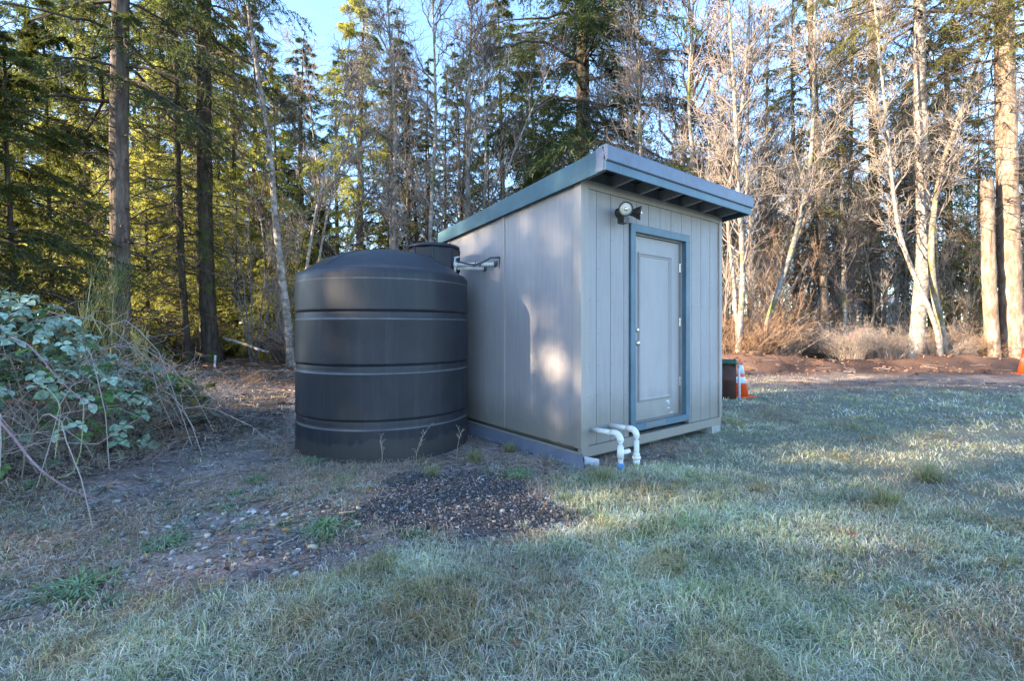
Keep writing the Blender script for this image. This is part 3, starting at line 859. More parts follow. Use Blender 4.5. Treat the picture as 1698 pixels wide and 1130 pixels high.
def bare_system(P, r0, nb, L1, t0=.3, t1=1.0, up=.35, n2=7, n3=6, n4=2, ang=.85, thin=1.0, bend=.22, shape=None):
    """branches and twigs round a bare trunk path"""
    P = P[None]
    shape = shape or (lambda t: (1.05 - .75 * t))
    A, La = spawn(P, nb, t0, t1, lambda t: L1 * shape(t), ang, up, 8, bend, .035)
    ra = taper(La, 8, np.minimum(r0 * .42, .012 + .014 * La), .006)
    Bc, Lb = spawn(A, n2, .18, 1.0, lambda t: .38 * L1 * (1.1 - .6 * t), .75, .18, 6, .14, .05)
    rb = taper(Lb, 6, .012 * thin, .005 * thin)
    Cc, Lc = spawn(Bc, n3, .15, 1.0, lambda t: .17 * L1 + 0 * t, .7, .10, 4, .05, .07)
    rc = taper(Lc, 4, .0075 * thin, .0042 * thin)
    br = [(A, ra, 5), (Bc, rb, 4)]
    tw = [(Cc, rc, 3)]
    if n4:
        Dc, Ld = spawn(Cc, n4, .2, 1.0, lambda t: .085 * L1 + 0 * t, .7, .06, 3, .02, .06)
        tw.append((Dc, taper(Ld, 3, .0055 * thin, .0035 * thin), 3))
    return tube_mesh('branches', br), tube_mesh('twigs', tw)
def needles(P1, d1, L1, q, nl, nw, spread=.75):
    """q needle sprigs along straight twigs"""
    n = len(P1)
    t = rng.uniform(.05, 1.05, (n, q, 1))
    c = P1[:, None] + d1[:, None] * (L1[:, None, None] * t)
    c[..., 2] -= (t[..., 0] ** 2) * L1[:, None] * .22
    c = c.reshape(-1, 3)
    dd = np.repeat(d1, q, axis=0)
    d = norm(dd * .7 + rand_unit(len(c)) * spread + np.array([0, 0, -.18]))
    pw = norm(np.cross(d, rand_unit(len(c))))
    l = nl * rng.uniform(.6, 1.3, len(c))[:, None]; w2 = nw * rng.uniform(.6, 1.2, len(c))[:, None]
    V = np.stack([c - pw * w2, c + pw * w2, c + d * l], 1).reshape(-1, 3)
    T = np.arange(len(V)).reshape(-1, 3)
    return V, T
def conifer_parts(H, z0, Lmax, nb, M_=24, q=13, droop=.22, nl=.13, nw=.019, power=.8, dead=0, gap=.0, e0=-.12, e1=.5, r0=.3, sub=.30):
    u = (np.arange(nb) + rng.random(nb)) / nb
    u = u ** 1.12
    z = z0 + (H - z0) * u
    az = np.arange(nb) * 2.39996 + rng.normal(size=nb) * .4
    Ln = Lmax * ((1 - u) ** power * .93 + .07) * rng.uniform(.62, 1.12, nb)
    Ln = Ln * (1 + .28 * np.sin(az * 1.0 + z * .9 + 1) * np.sin(z * .55 + az * .5)) * np.where(rng.random(nb) < .10, .5, 1)
    z = z + rng.normal(size=nb) * .25
    if gap: Ln *= np.where(rng.random(nb) < gap, .35, 1)
    el = e0 + (e1 - e0) * u + rng.normal(size=nb) * .08
    d = norm(np.stack([np.cos(az), np.sin(az), el], -1))
    base = np.stack([np.zeros(nb), np.zeros(nb), z], -1)
    bd = np.zeros((nb, 3)); bd[:, 2] = -droop * Ln * rng.uniform(.6, 1.3, nb)
    P = curve_pts(base, d, Ln, 7, bd)
    P[:, 1:] += rng.normal(size=P[:, 1:].shape) * (.02 * Ln)[:, None, None]
    br = [(P, taper(Ln, 7, .012 + .011 * Ln, .006), 5)]
    # side shoots
    t = np.clip(rng.beta(1.5, 1.05, (nb, M_)) * .92 + .08, 0, 1)
    b, T = sample_on(P, t)
    side = np.where(rng.random((nb, M_, 1)) < .5, 1, -1)
    hor = norm(np.cross(T, np.array([0, 0, 1.])))
    sd = norm(T * rng.uniform(.4, 1.0, (nb, M_, 1)) + hor * side * rng.uniform(.35, 1.0, (nb, M_, 1)) + np.array([0, 0, -.28]) + rng.normal(size=b.shape) * .12)
    sl = (Ln[:, None] * sub * (1.15 - .7 * t) + .12) * rng.uniform(.6, 1.2, (nb, M_))
    b = b.reshape(-1, 3); sd = sd.reshape(-1, 3); sl = sl.reshape(-1)
    tips = curve_pts(b, sd, sl, 3, np.stack([0 * sl, 0 * sl, -.22 * sl], -1))
    br.append((tips, taper(sl, 3, .006, .003), 3))
    V, Tn = needles(b, sd, sl, q, nl, nw)
    if dead:      # bare dead branches below the green crown
        zb = rng.uniform(z0 * .25, z0 * 1.05, dead); az = rng.random(dead) * 6.283
        dd = norm(np.stack([np.cos(az), np.sin(az), rng.normal(size=dead) * .15 - .1], -1))
        rad_ = r0 * .8
        lb = Lmax * rng.uniform(.25, .75, dead)
        Pd = curve_pts(np.stack([0 * zb, 0 * zb, zb], -1), dd, lb, 6, np.stack([0 * lb, 0 * lb, -.18 * lb], -1)) + 0
        Pd[:, 1:] += rng.normal(size=Pd[:, 1:].shape) * .03
        br.append((Pd, taper(lb, 6, .022, .006), 4))
        Pe, le = spawn(Pd, 7, .2, 1, lambda t: Lmax * .16 + 0 * t, .8, -.1, 4, -.1, .05)
        br.append((Pe, taper(le, 4, .008, .004), 3))
    return npmesh('needle_crown', V, Tn), tube_mesh('conifer_boughs', br)

# shared shapes
CON = {}
CON['fir1'] = conifer_parts(26, 4.5, 4.6, 115, 32, 19, .40, .19, .0175, .65, 26, sub=.38)
CON['fir2'] = conifer_parts(24, 3.6, 4.2, 105, 32, 19, .50, .19, .0175, .7, 20, sub=.38)
CON['low'] = conifer_parts(17, .7, 3.3, 125, 28, 18, .42, .16, .0165, .75, 0, sub=.36)
CON['young'] = conifer_parts(8.5, .3, 2.4, 110, 26, 17, .38, .13, .0135, .7, 0, sub=.36)
CON['sparse'] = conifer_parts(22, 4.0, 3.1, 105, 24, 13, .50, .14, .011, .65, 40, gap=.25)
CON['high'] = conifer_parts(27, 9.5, 4.2, 95, 30, 17, .34, .19, .0175, .7, 60, sub=.36)
CON['great'] = conifer_parts(32, 6.8, 7.0, 150, 46, 24, .46, .25, .027, .5, 10, sub=.38, e0=.05)
def unit_trunk(name, H, r0, lean=.4):
    P = smooth_path([(0, 0, -.4), (rng.normal() * .05, rng.normal() * .05, H * .3), (rng.normal() * lean * .3, rng.normal() * lean * .3, H * .7), (0, 0, H)], 18)
    return trunk_mesh(name, P, r0, .02, 1.45, 12)
TR_ = {'fir1': unit_trunk('fir_trunk', 26, .27), 'fir2': unit_trunk('fir_trunk', 24, .24), 'low': unit_trunk('fir_trunk', 17, .17, .2),
       'young': unit_trunk('sapling_trunk', 8.5, .07, .1), 'sparse': unit_trunk('fir_trunk', 22, .17), 'high': unit_trunk('fir_trunk', 27, .26), 'great': None}
def with_mat(me, m): return (me, m)
def own_mat(me, m): me.materials.append(m); return me
def conifer(kind, x, y, sc_=1.0, rot=None, needle='fir', bark='firbark', name='fir_tree', label='', group=None, z=None):
    root = tag(empty(name, (x, y, gz(x, y) if z is None else z), rng.random() * 6.28 if rot is None else rot), label, 'tree', group)
    root.scale = (sc_ * rng.uniform(.82, 1.2), sc_ * rng.uniform(.82, 1.2), sc_ * rng.uniform(.92, 1.06)); root.rotation_euler = (rng.normal() * .025, rng.normal() * .025, root.rotation_euler[2])
    link('trunk', with_mat(TR_[kind], M[bark]), root)
    link('crown', with_mat(CON[kind][0], M[needle]), root)
    link('boughs', with_mat(CON[kind][1], M['twigdark']), root)
    return root

BAR = []
for q in range(5):
    H = (15, 13, 17, 11, 16)[q]; r0 = (.12, .09, .14, .06, .10)[q]
    P = smooth_path([(0, 0, -.3), (rng.normal() * .25, rng.normal() * .25, H * .25), (rng.normal() * .6, rng.normal() * .6, H * .55), (rng.normal() * .9, rng.normal() * .9, H)], 20)
    tm = trunk_mesh('alder_trunk', P, r0, .012, 1.3, 9)
    bm_, tw_ = bare_system(P, r0, (26, 22, 28, 18, 24)[q], (3.6, 3.0, 4.0, 2.4, 3.4)[q], .16, .98, .45, 6, 5, 1, thin=1.15)
    BAR.append((tm, bm_, tw_))
# slim undergrowth poles with few twigs, several stems from one root
def multi(nst, H, spread, r0):
    ac_t = []; A = []
    for _ in range(nst):
        a_ = rng.random() * 6.28; s_ = spread * rng.uniform(.3, 1)
        A.append(smooth_path([(0.1 * math.cos(a_), .1 * math.sin(a_), -.1), (s_ * .35 * math.cos(a_), s_ * .35 * math.sin(a_), H * .35), (s_ * math.cos(a_), s_ * math.sin(a_), H * rng.uniform(.75, 1.05))], 12))
    A = np.array(A); Ln = np.full(nst, H)
    st = tube_mesh('stems', [(A, taper(Ln, 12, r0, .008), 6)])
    Bc, Lb = spawn(A, 16, .15, 1, lambda t: H * .20 * (1.1 - .5 * t), .6, .3, 6, .12, .05)
    Cc, Lc = spawn(Bc, 4, .15, 1, lambda t: H * .08 + 0 * t, .6, .1, 4, .05, .07)
    Dc, Ld = spawn(Cc, 2, .2, 1, lambda t: H * .035 + 0 * t, .6, .05, 3, .02, .07)
    tw = tube_mesh('twigs', [(Bc, taper(Lb, 6, .011, .005), 4), (Cc, taper(Lc, 4, .007, .004), 3), (Dc, taper(Ld, 3, .005, .0035), 3)])
    return st, tw
MUL = [multi(5, 8.5, 2.2, .05), multi(4, 7.0, 1.8, .04), multi(6, 6.0, 2.0, .035)]
def bare(q, x, y, sc_=1.0, bark='alderbark', twig='twig', label='', group=None, name='alder_tree', rot=None):
    root = tag(empty(name, (x, y, gz(x, y)), rng.random() * 6.28 if rot is None else rot), label, 'tree', group)
    root.scale = (sc_, sc_, sc_)
    tm, bm_, tw_ = BAR[q % 5]
    link('trunk', with_mat(tm, M[bark]), root); link('branches', with_mat(bm_, M['greybark' if bark != 'tanbark' else 'tanbark']), root)
    link('twigs', with_mat(tw_, M[twig]), root)
    return root
def multistem(q, x, y, sc_=1.0, bark='greybark', twig='twig', label='', group=None):
    root = tag(empty('vine_maple', (x, y, gz(x, y)), rng.random() * 6.28), label, 'tree', group)
    root.scale = (sc_, sc_, sc_)
    st, tw = MUL[q % 3]
    link('stems', with_mat(st, M[bark]), root); link('twigs', with_mat(tw, M[twig]), root)
    return root

# ------------------------------------------------------------------ named trees: trunks that follow the photograph
def key_path(px, Y, K=26, dy=None):
    pts = []
    for i, (x, y) in enumerate(px):
        yy = Y + (dy[i] if dy else 0)
        pts.append(PT(x, y, yy))
    g = gz(pts[0][0], pts[0][1]); x0, y0, _ = pts[0]
    pts[0] = (x0, y0, g - .2)
    P = smooth_path(pts, K)
    return P
def key_tree(name, label, px, Y, r0, r1, bark, flare=1.4, needle=None, crown=None, sys=None, twig='twig', brbark='greybark', dy=None, stubs=0, group=None):
    P = key_path(px, Y, 30, dy)
    o = Vector((float(P[0][0]), float(P[0][1]), float(P[0][2]) + .2))
    root = tag(empty(name, o), label, 'tree', group)
    Pl = P - np.array(o)
    link('trunk', trunk_mesh('trunk', Pl, r0, r1, flare, 20), root, M[bark])
    if crown:
        kind, s_, dz = crown
        c = link('crown', with_mat(CON[kind][0], M[needle]), root); c2 = link('boughs', with_mat(CON[kind][1], M['twigdark']), root)
        top = Pl[len(Pl) // 2]
        for c_ in (c, c2):
            c_.location = (top[0], top[1], dz); c_.scale = (s_,) * 3; c_.rotation_euler = (0, 0, rng.random() * 6)
    if stubs:
        A, La = spawn(Pl[None], stubs, .12, .75, lambda t: 1.4 + 0 * t, 1.4, -.08, 6, -.12, .05)
        B_, Lb = spawn(A, 5, .2, 1, lambda t: .45 + 0 * t, .8, -.1, 4, -.08, .06)
        db = link('dead_branches', tube_mesh('dead_branches', [(A, taper(La, 6, .02, .006), 4), (B_, taper(Lb, 4, .007, .004), 3)]), root, M['twigdark']); db['kind'] = 'stuff'
    if sys:
        b_, t_ = bare_system(Pl, r0, **sys)
        b_ = link('branches', b_, root, M[brbark]); t_ = link('twigs', t_, root, M[twig]); b_['kind'] = 'stuff'; t_['kind'] = 'stuff'
    return root
key_tree('fir_tree', 'thick grey-brown fir trunk rising behind the frosted brambles, the leftmost big trunk', [(200, 560), (199, 400), (197, 200), (200, 0), (201, -260), (202, -600)], 13.0, .235, .15, 'firbark', 1.3, 'fir', ('high', .95, -1.2), stubs=16)
key_tree('fir_tree', 'thick dark fir trunk with flared mossy foot at the end of the path', [(352, 590), (342, 500), (339, 400), (337, 200), (338, 0), (340, -300), (340, -500)], 16.5, .27, .17, 'firbarkdark', 1.5, 'fir', ('high', .95, 1.0), stubs=26)
key_tree('fir_tree', 'thin almost black fir trunk just left of the thick dark fir with mossy foot', [(312, 580), (303, 480), (297, 350), (293, 200), (290, 0), (288, -250)], 16.0, .11, .06, 'firbarkdark', 1.8, 'fir', ('sparse', .8, 0), stubs=12)
SYS = dict(nb=22, L1=2.6, t0=.35, t1=1.0, up=.3, n2=6, n3=6, n4=2)
key_tree('birch_tree', 'white-barked birch leaning left behind the left edge of the tank', [(484, 580), (476, 520), (469, 470), (458, 380), (450, 270), (438, 180), (424, 100), (412, 20), (404, -90)], 15.5, .135, .04, 'palebark', 1.3, sys=SYS, twig='twigdark')
key_tree('birch_tree', 'slim pale birch sapling leaning right just above the tank top', [(500, 585), (508, 440), (530, 320), (556, 240), (575, 130), (580, 60)], 15.0, .06, .015, 'palebark', 1.2, sys=dict(nb=12, L1=1.8, t0=.4, up=.3, n2=5, n3=5, n4=2))
key_tree('birch_tree', 'second slim sapling leaning right above the tank, with forked grey top', [(520, 590), (528, 430), (548, 330), (566, 270), (600, 150), (612, 60)], 16.5, .05, .015, 'palebark', 1.2, sys=dict(nb=12, L1=1.8, t0=.4, up=.3, n2=5, n3=5, n4=2))
key_tree('conifer_tree', 'sunlit yellow-green conifer with orange mossy trunk above the tank', [(598, 560), (597, 400), (597, 250), (601, 100), (604, -10)], 22.0, .20, .03, 'mossbark', 1.2, 'firsunlit', ('low', 1.02, 0.3))
key_tree('fir_tree', 'big old fir with drooping boughs and dark trunk directly above the shed', [(968, 560), (966, 300), (966, 170), (967, 60), (968, -200), (968, -460)], 24.0, .48, .12, 'firbarkdark', 1.2, 'fir', ('great', 1.0, 0))
key_tree('fir_tree', 'tall two-toned trunk bowed at the foot, standing at the wood edge', [(1519, 590), (1521, 545), (1526, 490), (1534, 430), (1534, 400), (1530, 300), (1526, 200), (1525, 100), (1525, -50), (1526, -300), (1526, -500)], 16.4, .215, .12, 'palebark', 1.9, 'firsparse', ('high', 1.0, 2.2), stubs=10)
key_tree('fir_tree', 'broad pale sunlit trunk nearest the right edge of the picture', [(1681, 578), (1677, 500), (1673, 400), (1671, 300), (1668, 200), (1666, 60), (1664, -200), (1664, -480)], 15.9, .30, .20, 'tanbark', 1.25, 'firsparse', ('high', .95, 1.6), stubs=6)
sn = key_tree('snag', 'broken-topped pale dead trunk just left of the broad sunlit trunk', [(1648, 580), (1642, 500), (1639, 420), (1638, 350), (1637, 306)], 15.8, .19, .165, 'tanbark', 1.3)
_m = sn.children[0].data; _n = len(_m.vertices)
for _i in range(_n - 20, _n): _m.vertices[_i].co.z += (.10, .38, .22, .02, .30)[_i % 5] * rng.uniform(.4, 1.2)
key_tree('fir_tree', 'straight grey-brown fir trunk behind the orange brush, between vine maples', [(1368, 566), (1365, 480), (1362, 400), (1358, 300), (1352, 200), (1345, 50), (1340, -150)], 20.0, .17, .12, 'tanbark', 1.2, 'firsparse', ('sparse', 1.0, 2.0), stubs=16)
key_tree('fir_tree', 'dark straight fir trunk midway between the grey-brown fir and the bowed trunk', [(1452, 545), (1451, 400), (1449, 300), (1448, 150), (1447, -50)], 24.0, .24, .17, 'firbark', 1.2, 'firsparse', ('sparse', 1.15, 2.0), stubs=24)
key_tree('fir_tree', 'slim dark fir trunk close to the right of the bowed two-toned trunk', [(1577, 560), (1575, 400), (1572, 250), (1570, 80)], 23.0, .17, .10, 'firbarkdark', 1.2, 'hemlock', ('fir2', .7, 0), stubs=16)
key_tree('alder_tree', 'mossy alder with orange foot leaning left across the bowed trunk', [(1568, 590), (1563, 560), (1560, 540), (1551, 500), (1545, 460), (1543, 420), (1548, 350), (1560, 275), (1593, 190), (1612, 130), (1640, 40)], 15.9, .12, .03, 'mossbark', 1.9, sys=dict(nb=16, L1=2.4, t0=.4, up=.35, n2=6, n3=6, n4=2), twig='twigpale')
key_tree('alder_tree', 'white alder stem leaning left away from the mossy foot, in front of the bowed trunk', [(1561, 575), (1556, 545), (1540, 510), (1520, 465), (1500, 420), (1487, 370), (1479, 300), (1470, 200), (1462, 120), (1450, 0)], 15.6, .078, .025, 'palebark', 1.3, sys=dict(nb=18, L1=2.4, t0=.3, up=.35, n2=6, n3=6, n4=2), twig='twigpale')
key_tree('alder_tree', 'curving double-stemmed alder right behind the well casing', [(1222, 588), (1229, 520), (1233, 455), (1231, 400), (1224, 340), (1222, 250), (1216, 120), (1208, 0), (1200, -120)], 15.6, .10, .03, 'alderbark', 1.3, sys=dict(nb=22, L1=2.8, t0=.2, up=.4, n2=6, n3=6, n4=2), twig='twig')
key_tree('alder_tree', 'pale curved alder stem leaning left beside the shed roof end', [(1226, 588), (1220, 500), (1214, 430), (1205, 380), (1206, 330), (1222, 240), (1236, 130), (1244, 20), (1250, -100)], 15.9, .07, .025, 'palebark', 1.2, sys=dict(nb=18, L1=2.4, t0=.3, up=.4, n2=6, n3=6, n4=2), twig='twigpale')
key_tree('alder_tree', 'grey alder leaning right out of the orange thicket', [(1258, 580), (1272, 530), (1293, 475), (1312, 420), (1330, 350), (1345, 280), (1349, 180), (1351, 60), (1352, -80)], 16.2, .10, .03, 'alderbark', 1.4, sys=dict(nb=22, L1=2.8, t0=.25, up=.4, n2=6, n3=6, n4=2), twig='twigpale')
key_tree('alder_tree', 'tan stem leaning right behind the thicket with its top over the fir', [(1270, 575), (1288, 500), (1305, 430), (1338, 360), (1370, 260), (1400, 180), (1432, 90), (1450, -30)], 17.4, .075, .02, 'tanbark', 1.2, sys=dict(nb=18, L1=2.6, t0=.3, up=.3, n2=6, n3=6, n4=2), twig='twigpale')

def Xp(px, Y): return GX(px, Y)
# crowns that belong to two of the named trees
conifer('fir2', Xp(845, 28), 28, .95, label='dark fir left of the great fir above the shed', needle='hemlock', bark='firbarkdark')
conifer('sparse', Xp(707, 21), 21, .62, label='small dark spruce with thin drooping branches above the tank neck', needle='fir', bark='firbarkdark', name='spruce_tree')
conifer('low', Xp(1130, 30), 30, .9, label='sunlit yellow conifer seen above the middle of the shed roof', needle='firsunlit', bark='firbark', name='conifer_tree')
# left wood: young hemlocks between the trunks, bright ones behind
for (px, Y, kd, s_, nd) in ((20, 11.0, 'young', 1.0, 'hemlock'), (-120, 9.8, 'young', 1.05, 'hemlock'), (95, 13.5, 'young', 1.2, 'hemlock'), (245, 17.5, 'young', .95, 'firsunlit'),
                            (395, 19.5, 'young', 1.0, 'firsunlit'), (150, 19, 'low', 1.0, 'firsunlit'), (250, 23, 'low', 1.05, 'firsunlit'), (390, 24, 'low', 1.0, 'firsunlit'),
                            (465, 27, 'low', .9, 'firsunlit'), (540, 21, 'young', .8, 'hemlock'), (640, 20, 'young', .75, 'hemlock'), (455, 18.5, 'young', .6, 'firsunlit'), (520, 19, 'young', .55, 'firsunlit'), (330, 20, 'young', .7, 'firsunlit'),
                            (-260, 13, 'low', .8, 'hemlock'), (330, 28, 'low', 1.1, 'firsunlit'), (440, 21, 'young', .8, 'hemlock')):
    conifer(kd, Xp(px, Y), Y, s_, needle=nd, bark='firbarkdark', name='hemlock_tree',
            label='feathery young hemlock with boughs to the ground in the wood left of the tank' if nd != 'firsunlit' else 'sunlit yellow-green hemlock glowing behind the dark trunks on the left',
            group='hemlocks in the left wood' if nd != 'firsunlit' else 'sunlit hemlocks behind the dark trunks')
for (px, Y, kd, s_) in ((130, 26, 'fir1', 1), (290, 31, 'fir1', 1.0), (420, 33, 'fir2', 1.0), (500, 30, 'fir1', .8), (-90, 27, 'fir1', 1.0),
                        (660, 31, 'fir2', .8), (30, 33, 'fir2', 1.1), (210, 36, 'fir2', 1.1), (760, 36, 'fir1', .8), (1050, 38, 'fir2', .95), (900, 37, 'fir1', .9), (560, 38, 'fir2', .9), (-200, 30, 'fir1', 1.1), (350, 42, 'fir1', 1.1)):
    conifer(kd, Xp(px, Y), Y, s_, needle='fir' if rng.random() < .6 else 'hemlock', bark='firbarkdark', label='tall dark fir standing deep in the wood', group='tall firs deep in the wood')
for (px, Y, s_) in ((705, 23, .7), (735, 25, .75), (690, 27, .8), (770, 26, .75), (650, 26, .7), (815, 23, .6)):
    conifer('sparse', Xp(px, Y), Y, s_, needle='fir', bark='firbarkdark', name='spruce_tree', label='thin spruce with sparse drooping twigs in the gap left of the shed roof', group='thin spruces left of the shed roof')
for (px, Y, kd, s_, nd) in ((1390, 33, 'sparse', .9, 'firsparse'), (1270, 30, 'sparse', 1.0, 'firsparse'), (1320, 27, 'sparse', 1.05, 'firsparse'), (1410, 29, 'sparse', 1.1, 'firsparse'), (1545, 31, 'sparse', 1.1, 'firsparse'), (1500, 38, 'fir1', .8, 'hemlock'), (1620, 34, 'sparse', .9, 'firsparse'), (1760, 24, 'fir1', .9, 'hemlock'), (1880, 28, 'fir2', 1, 'hemlock'),
                            (1600, 25, 'young', .75, 'firsunlit'), (1190, 33, 'low', .8, 'hemlock'), (1660, 29, 'low', .6, 'firsunlit'), (1440, 42, 'sparse', 1, 'firsparse'), (1330, 46, 'fir1', .8, 'firsparse')):
    conifer(kd, Xp(px, Y), Y, s_, needle=nd, bark='firbark', label='conifer standing among the bare alders on the right', group='conifers among the alders')
# bare trees between and behind
for (px, Y, q) in ((560, 18, 1), (660, 17.5, 3), (745, 19, 1), (800, 18, 4), (830, 20, 3), (880, 19, 1), (915, 21, 3), (670, 22, 0), (1000, 22, 4), (1060, 20, 0), (1110, 22, 2), (1155, 19, 1), (1180, 24, 4), (450, 18, 3), (520, 24, 2)):
    bare(q, Xp(px, Y), Y, rng.uniform(.75, .95), twig='twig' if rng.random() < .5 else 'twigdark', label='slender bare alder standing behind the tank and shed', group='bare alders behind the tank and shed')
for (px, Y, q, s_) in ((640, 18.5, 0, 1.15), (715, 18.2, 4, 1.1), (780, 19, 0, 1.15), (1060, 19, 0, 1.1), (1120, 20, 2, 1.2), (1165, 18, 4, 1.1)):
    bare(q, Xp(px, Y), Y, s_, twig=('twig', 'twigdark')[q == 2], label='tall bare alder behind the tank and shed', group='bare alders behind the tank and shed')
for i in range(52):
    Y = 19.5 + 20 * rng.random() ** 1.3; px = rng.uniform(1190, 1780)
    bare(i, Xp(px, Y), Y, rng.uniform(.7, 1.0), bark=('alderbark', 'tanbark', 'palebark', 'alderbark')[i % 4], twig=('twigpale', 'twig', 'twigpale', 'twigdark')[i % 4],
         label='bare alder standing in the sunlit wood on the right', group='bare alders in the right wood')
for i in range(16):
    px = (1200, 1230, 1255, 1275, 1300, 1330, 1385, 1410, 1475, 1500, 1600, 1615, 1710, 1180, 1420, 1590)[i]; Y = rng.uniform(16.2, 20) if px < 1320 else rng.uniform(20, 25)
    multistem(i, Xp(px, Y), Y, rng.uniform(.5, .95), twig=('twigpale', 'twigwarm', 'twig')[i % 3], label='many-stemmed bare vine maple along the wood edge on the right', group='vine maples along the right wood edge')
for i, px in enumerate((420, 560, 610, 680, 790, 860, 470, 750)):
    Y = rng.uniform(16.5, 19); multistem(i, Xp(px, Y), Y, rng.uniform(.45, .7), twig=('twig', 'twigdark')[i % 2], label='many-stemmed bare vine maple behind the tank', group='vine maples behind the tank')
# the far wood: poles that close the view
for i in range(96):
    Y = rng.uniform(36, 62); px = rng.uniform(-150, 1850) if i % 4 else rng.uniform(1150, 1800)
    x = Xp(px, Y)
    if px < 1150 and i % 3: conifer(('fir1', 'fir2', 'low')[i % 3], x, Y, rng.uniform(.8, 1.1), needle=('fir', 'hemlock')[i % 2], bark='firbarkdark', label='far conifer closing the view', group='far conifers')
    else: bare(i, x, Y, rng.uniform(.9, 1.3), bark='alderbark', label='far bare tree closing the view between the nearer trunks', group='far bare trees')
# unseen firs added beyond the left of the picture to shade the clearing
ca, sa = math.cos(R(SUN_ALPHA)), math.sin(R(SUN_ALPHA))
def sunpos(p, t, at=(0, 0)):      # p across the light, t towards the sun
    return (-ca * t - sa * p * 1.0, -sa * t + ca * p)
SHADE = [(-9, 18, 'fir1', 1), (-6.5, 22, 'fir2', 1), (-4.2, 17, 'low', 1.1), (-2.2, 22, 'fir1', 1), (-.2, 17, 'low', 1.15), (1.6, 21, 'fir2', 1.0),
         (4.5, 27, 'fir1', .9), (2.4, 19, 'sparse', .8), (4.2, 22, 'sparse', .95), (5.3, 20, 'sparse', .7), (.8, 28, 'fir1', .9), (-1, 30, 'low', 1.2), (4.9, 17, 'sparse', .8), (5.0, 24, 'sparse', .9), (6.9, 26, 'sparse', .9), (4.0, 19, 'sparse', .7), (8.2, 33, 'sparse', .9), (10.2, 30, 'sparse', .8), (-12, 20, 'low', 1.1), (-7.5, 15, 'young', 1.2)]
for (p, t, kd, s_) in SHADE:
    x, y = sunpos(p, t); conifer(kd, x, y, s_, label='unseen fir added left of the clearing for shade', group='unseen firs added left of the clearing for shade', bark='firbarkdark')

# ------------------------------------------------------------------ brush, brambles, dead stalks
def shrub_mesh(n, H, spread, r0, K=6, twigs=5, lean=.5):
    a_ = rng.random(n) * 6.28; rr_ = spread * np.sqrt(rng.random(n))
    b = np.stack([rr_ * np.cos(a_), rr_ * np.sin(a_), 0 * a_ - .05], -1)
    d = norm(np.stack([np.cos(a_) * lean * rng.random(n), np.sin(a_) * lean * rng.random(n), np.ones(n)], -1) + rng.normal(size=(n, 3)) * .15)
    Ln = H * rng.uniform(.5, 1.1, n)
    bd = rng.normal(size=(n, 3)) * .25 * Ln[:, None]; bd[:, 2] = -.22 * Ln * rng.random(n)
    P = curve_pts(b, d, Ln, K, bd) + rng.normal(size=(n, K, 3)) * .015 * H * np.linspace(0, 1, K)[None, :, None]
    B_, Lb = spawn(P, twigs, .25, 1, lambda t: H * .28 * (1.1 - .6 * t), .7, .1, 4, .0, .08)
    C_2, Lc = spawn(B_, 2, .2, 1, lambda t: H * .12 + 0 * t, .7, .05, 3, .0, .08)
    return tube_mesh('shrub_stems', [(P, taper(Ln, K, r0, r0 * .45), 4), (B_, taper(Lb, 4, r0 * .5, r0 * .3), 3), (C_2, taper(Lc, 3, r0 * .4, r0 * .25), 3)]), P, B_
def leaves_on(B_, per, size, cols, jit=.06, drop=-.3):
    c, T = sample_on(B_, rng.uniform(.15, 1, (len(B_), per))); c = c.reshape(-1, 3) + rng.normal(size=(len(B_) * per, 3)) * jit
    d = norm(rand_unit(len(c)) + np.array([0, 0, drop])); p = norm(np.cross(d, rand_unit(len(c))))
    s_ = size * rng.uniform(.5, 1.2, len(c))[:, None]
    V = np.stack([c, c + d * s_ * .5 + p * s_ * .35, c + d * s_, c + d * s_ * .5 - p * s_ * .35], 1).reshape(-1, 3)
    cc = np.array(cols)[rng.integers(0, len(cols), len(c))] * rng.uniform(.7, 1.3, (len(c), 1))
    return npmesh('shrub_leaves', V, None, np.arange(len(V)).reshape(-1, 4), np.repeat(cc, 4, 0))
SHR = []
for q in range(3):
    st, P_, B_ = shrub_mesh(110, (1.9, 1.4, 2.3)[q], .55, .008, 6, 6)
    warm = leaves_on(B_[::2], 2, .07, [(.30, .16, .06), (.36, .22, .10), (.22, .13, .06)])
    green = leaves_on(B_, 3, .075, [(.08, .11, .03), (.13, .16, .04), (.05, .07, .025)])
    SHR.append((st, warm, green))
def shrub(q, x, y, s_, twig, leafy, label, group, name='thicket_shrub'):
    root = tag(empty(name, (x, y, gz(x, y) - .03), rng.random() * 6.28), label, 'shrub', group); root.scale = (s_, s_, s_ * rng.uniform(.8, 1.1))
    link('stems', with_mat(SHR[q % 3][0], M[twig]), root)
    if leafy: link('leaves', with_mat(SHR[q % 3][leafy], M['vleaf']), root)
for i in range(46):
    px = rng.uniform(1195, 1760); Y = rng.uniform(15.6, 19.5)
    if 1225 < px < 1310: Y = max(Y, 16.5)
    shrub(i, Xp(px, Y), Y, rng.uniform(.42, .8), ('twigwarm', 'twigwarm', 'twig')[i % 3], (1, 2, 1)[i % 3], 'low orange-brown brush shrub behind the dirt berm', 'brush shrubs behind the dirt berm')
for i in range(10):       # the tall orange thicket behind the shed corner
    px = rng.uniform(1196, 1300); Y = rng.uniform(15.8, 18.5)
    shrub(i, Xp(px, Y), Y, rng.uniform(1.0, 1.5), ('twigwarm', 'twig')[i % 2], 1 if i % 2 else 0, 'tall orange thicket of thin stems behind the well casing', 'tall orange thicket behind the well casing')
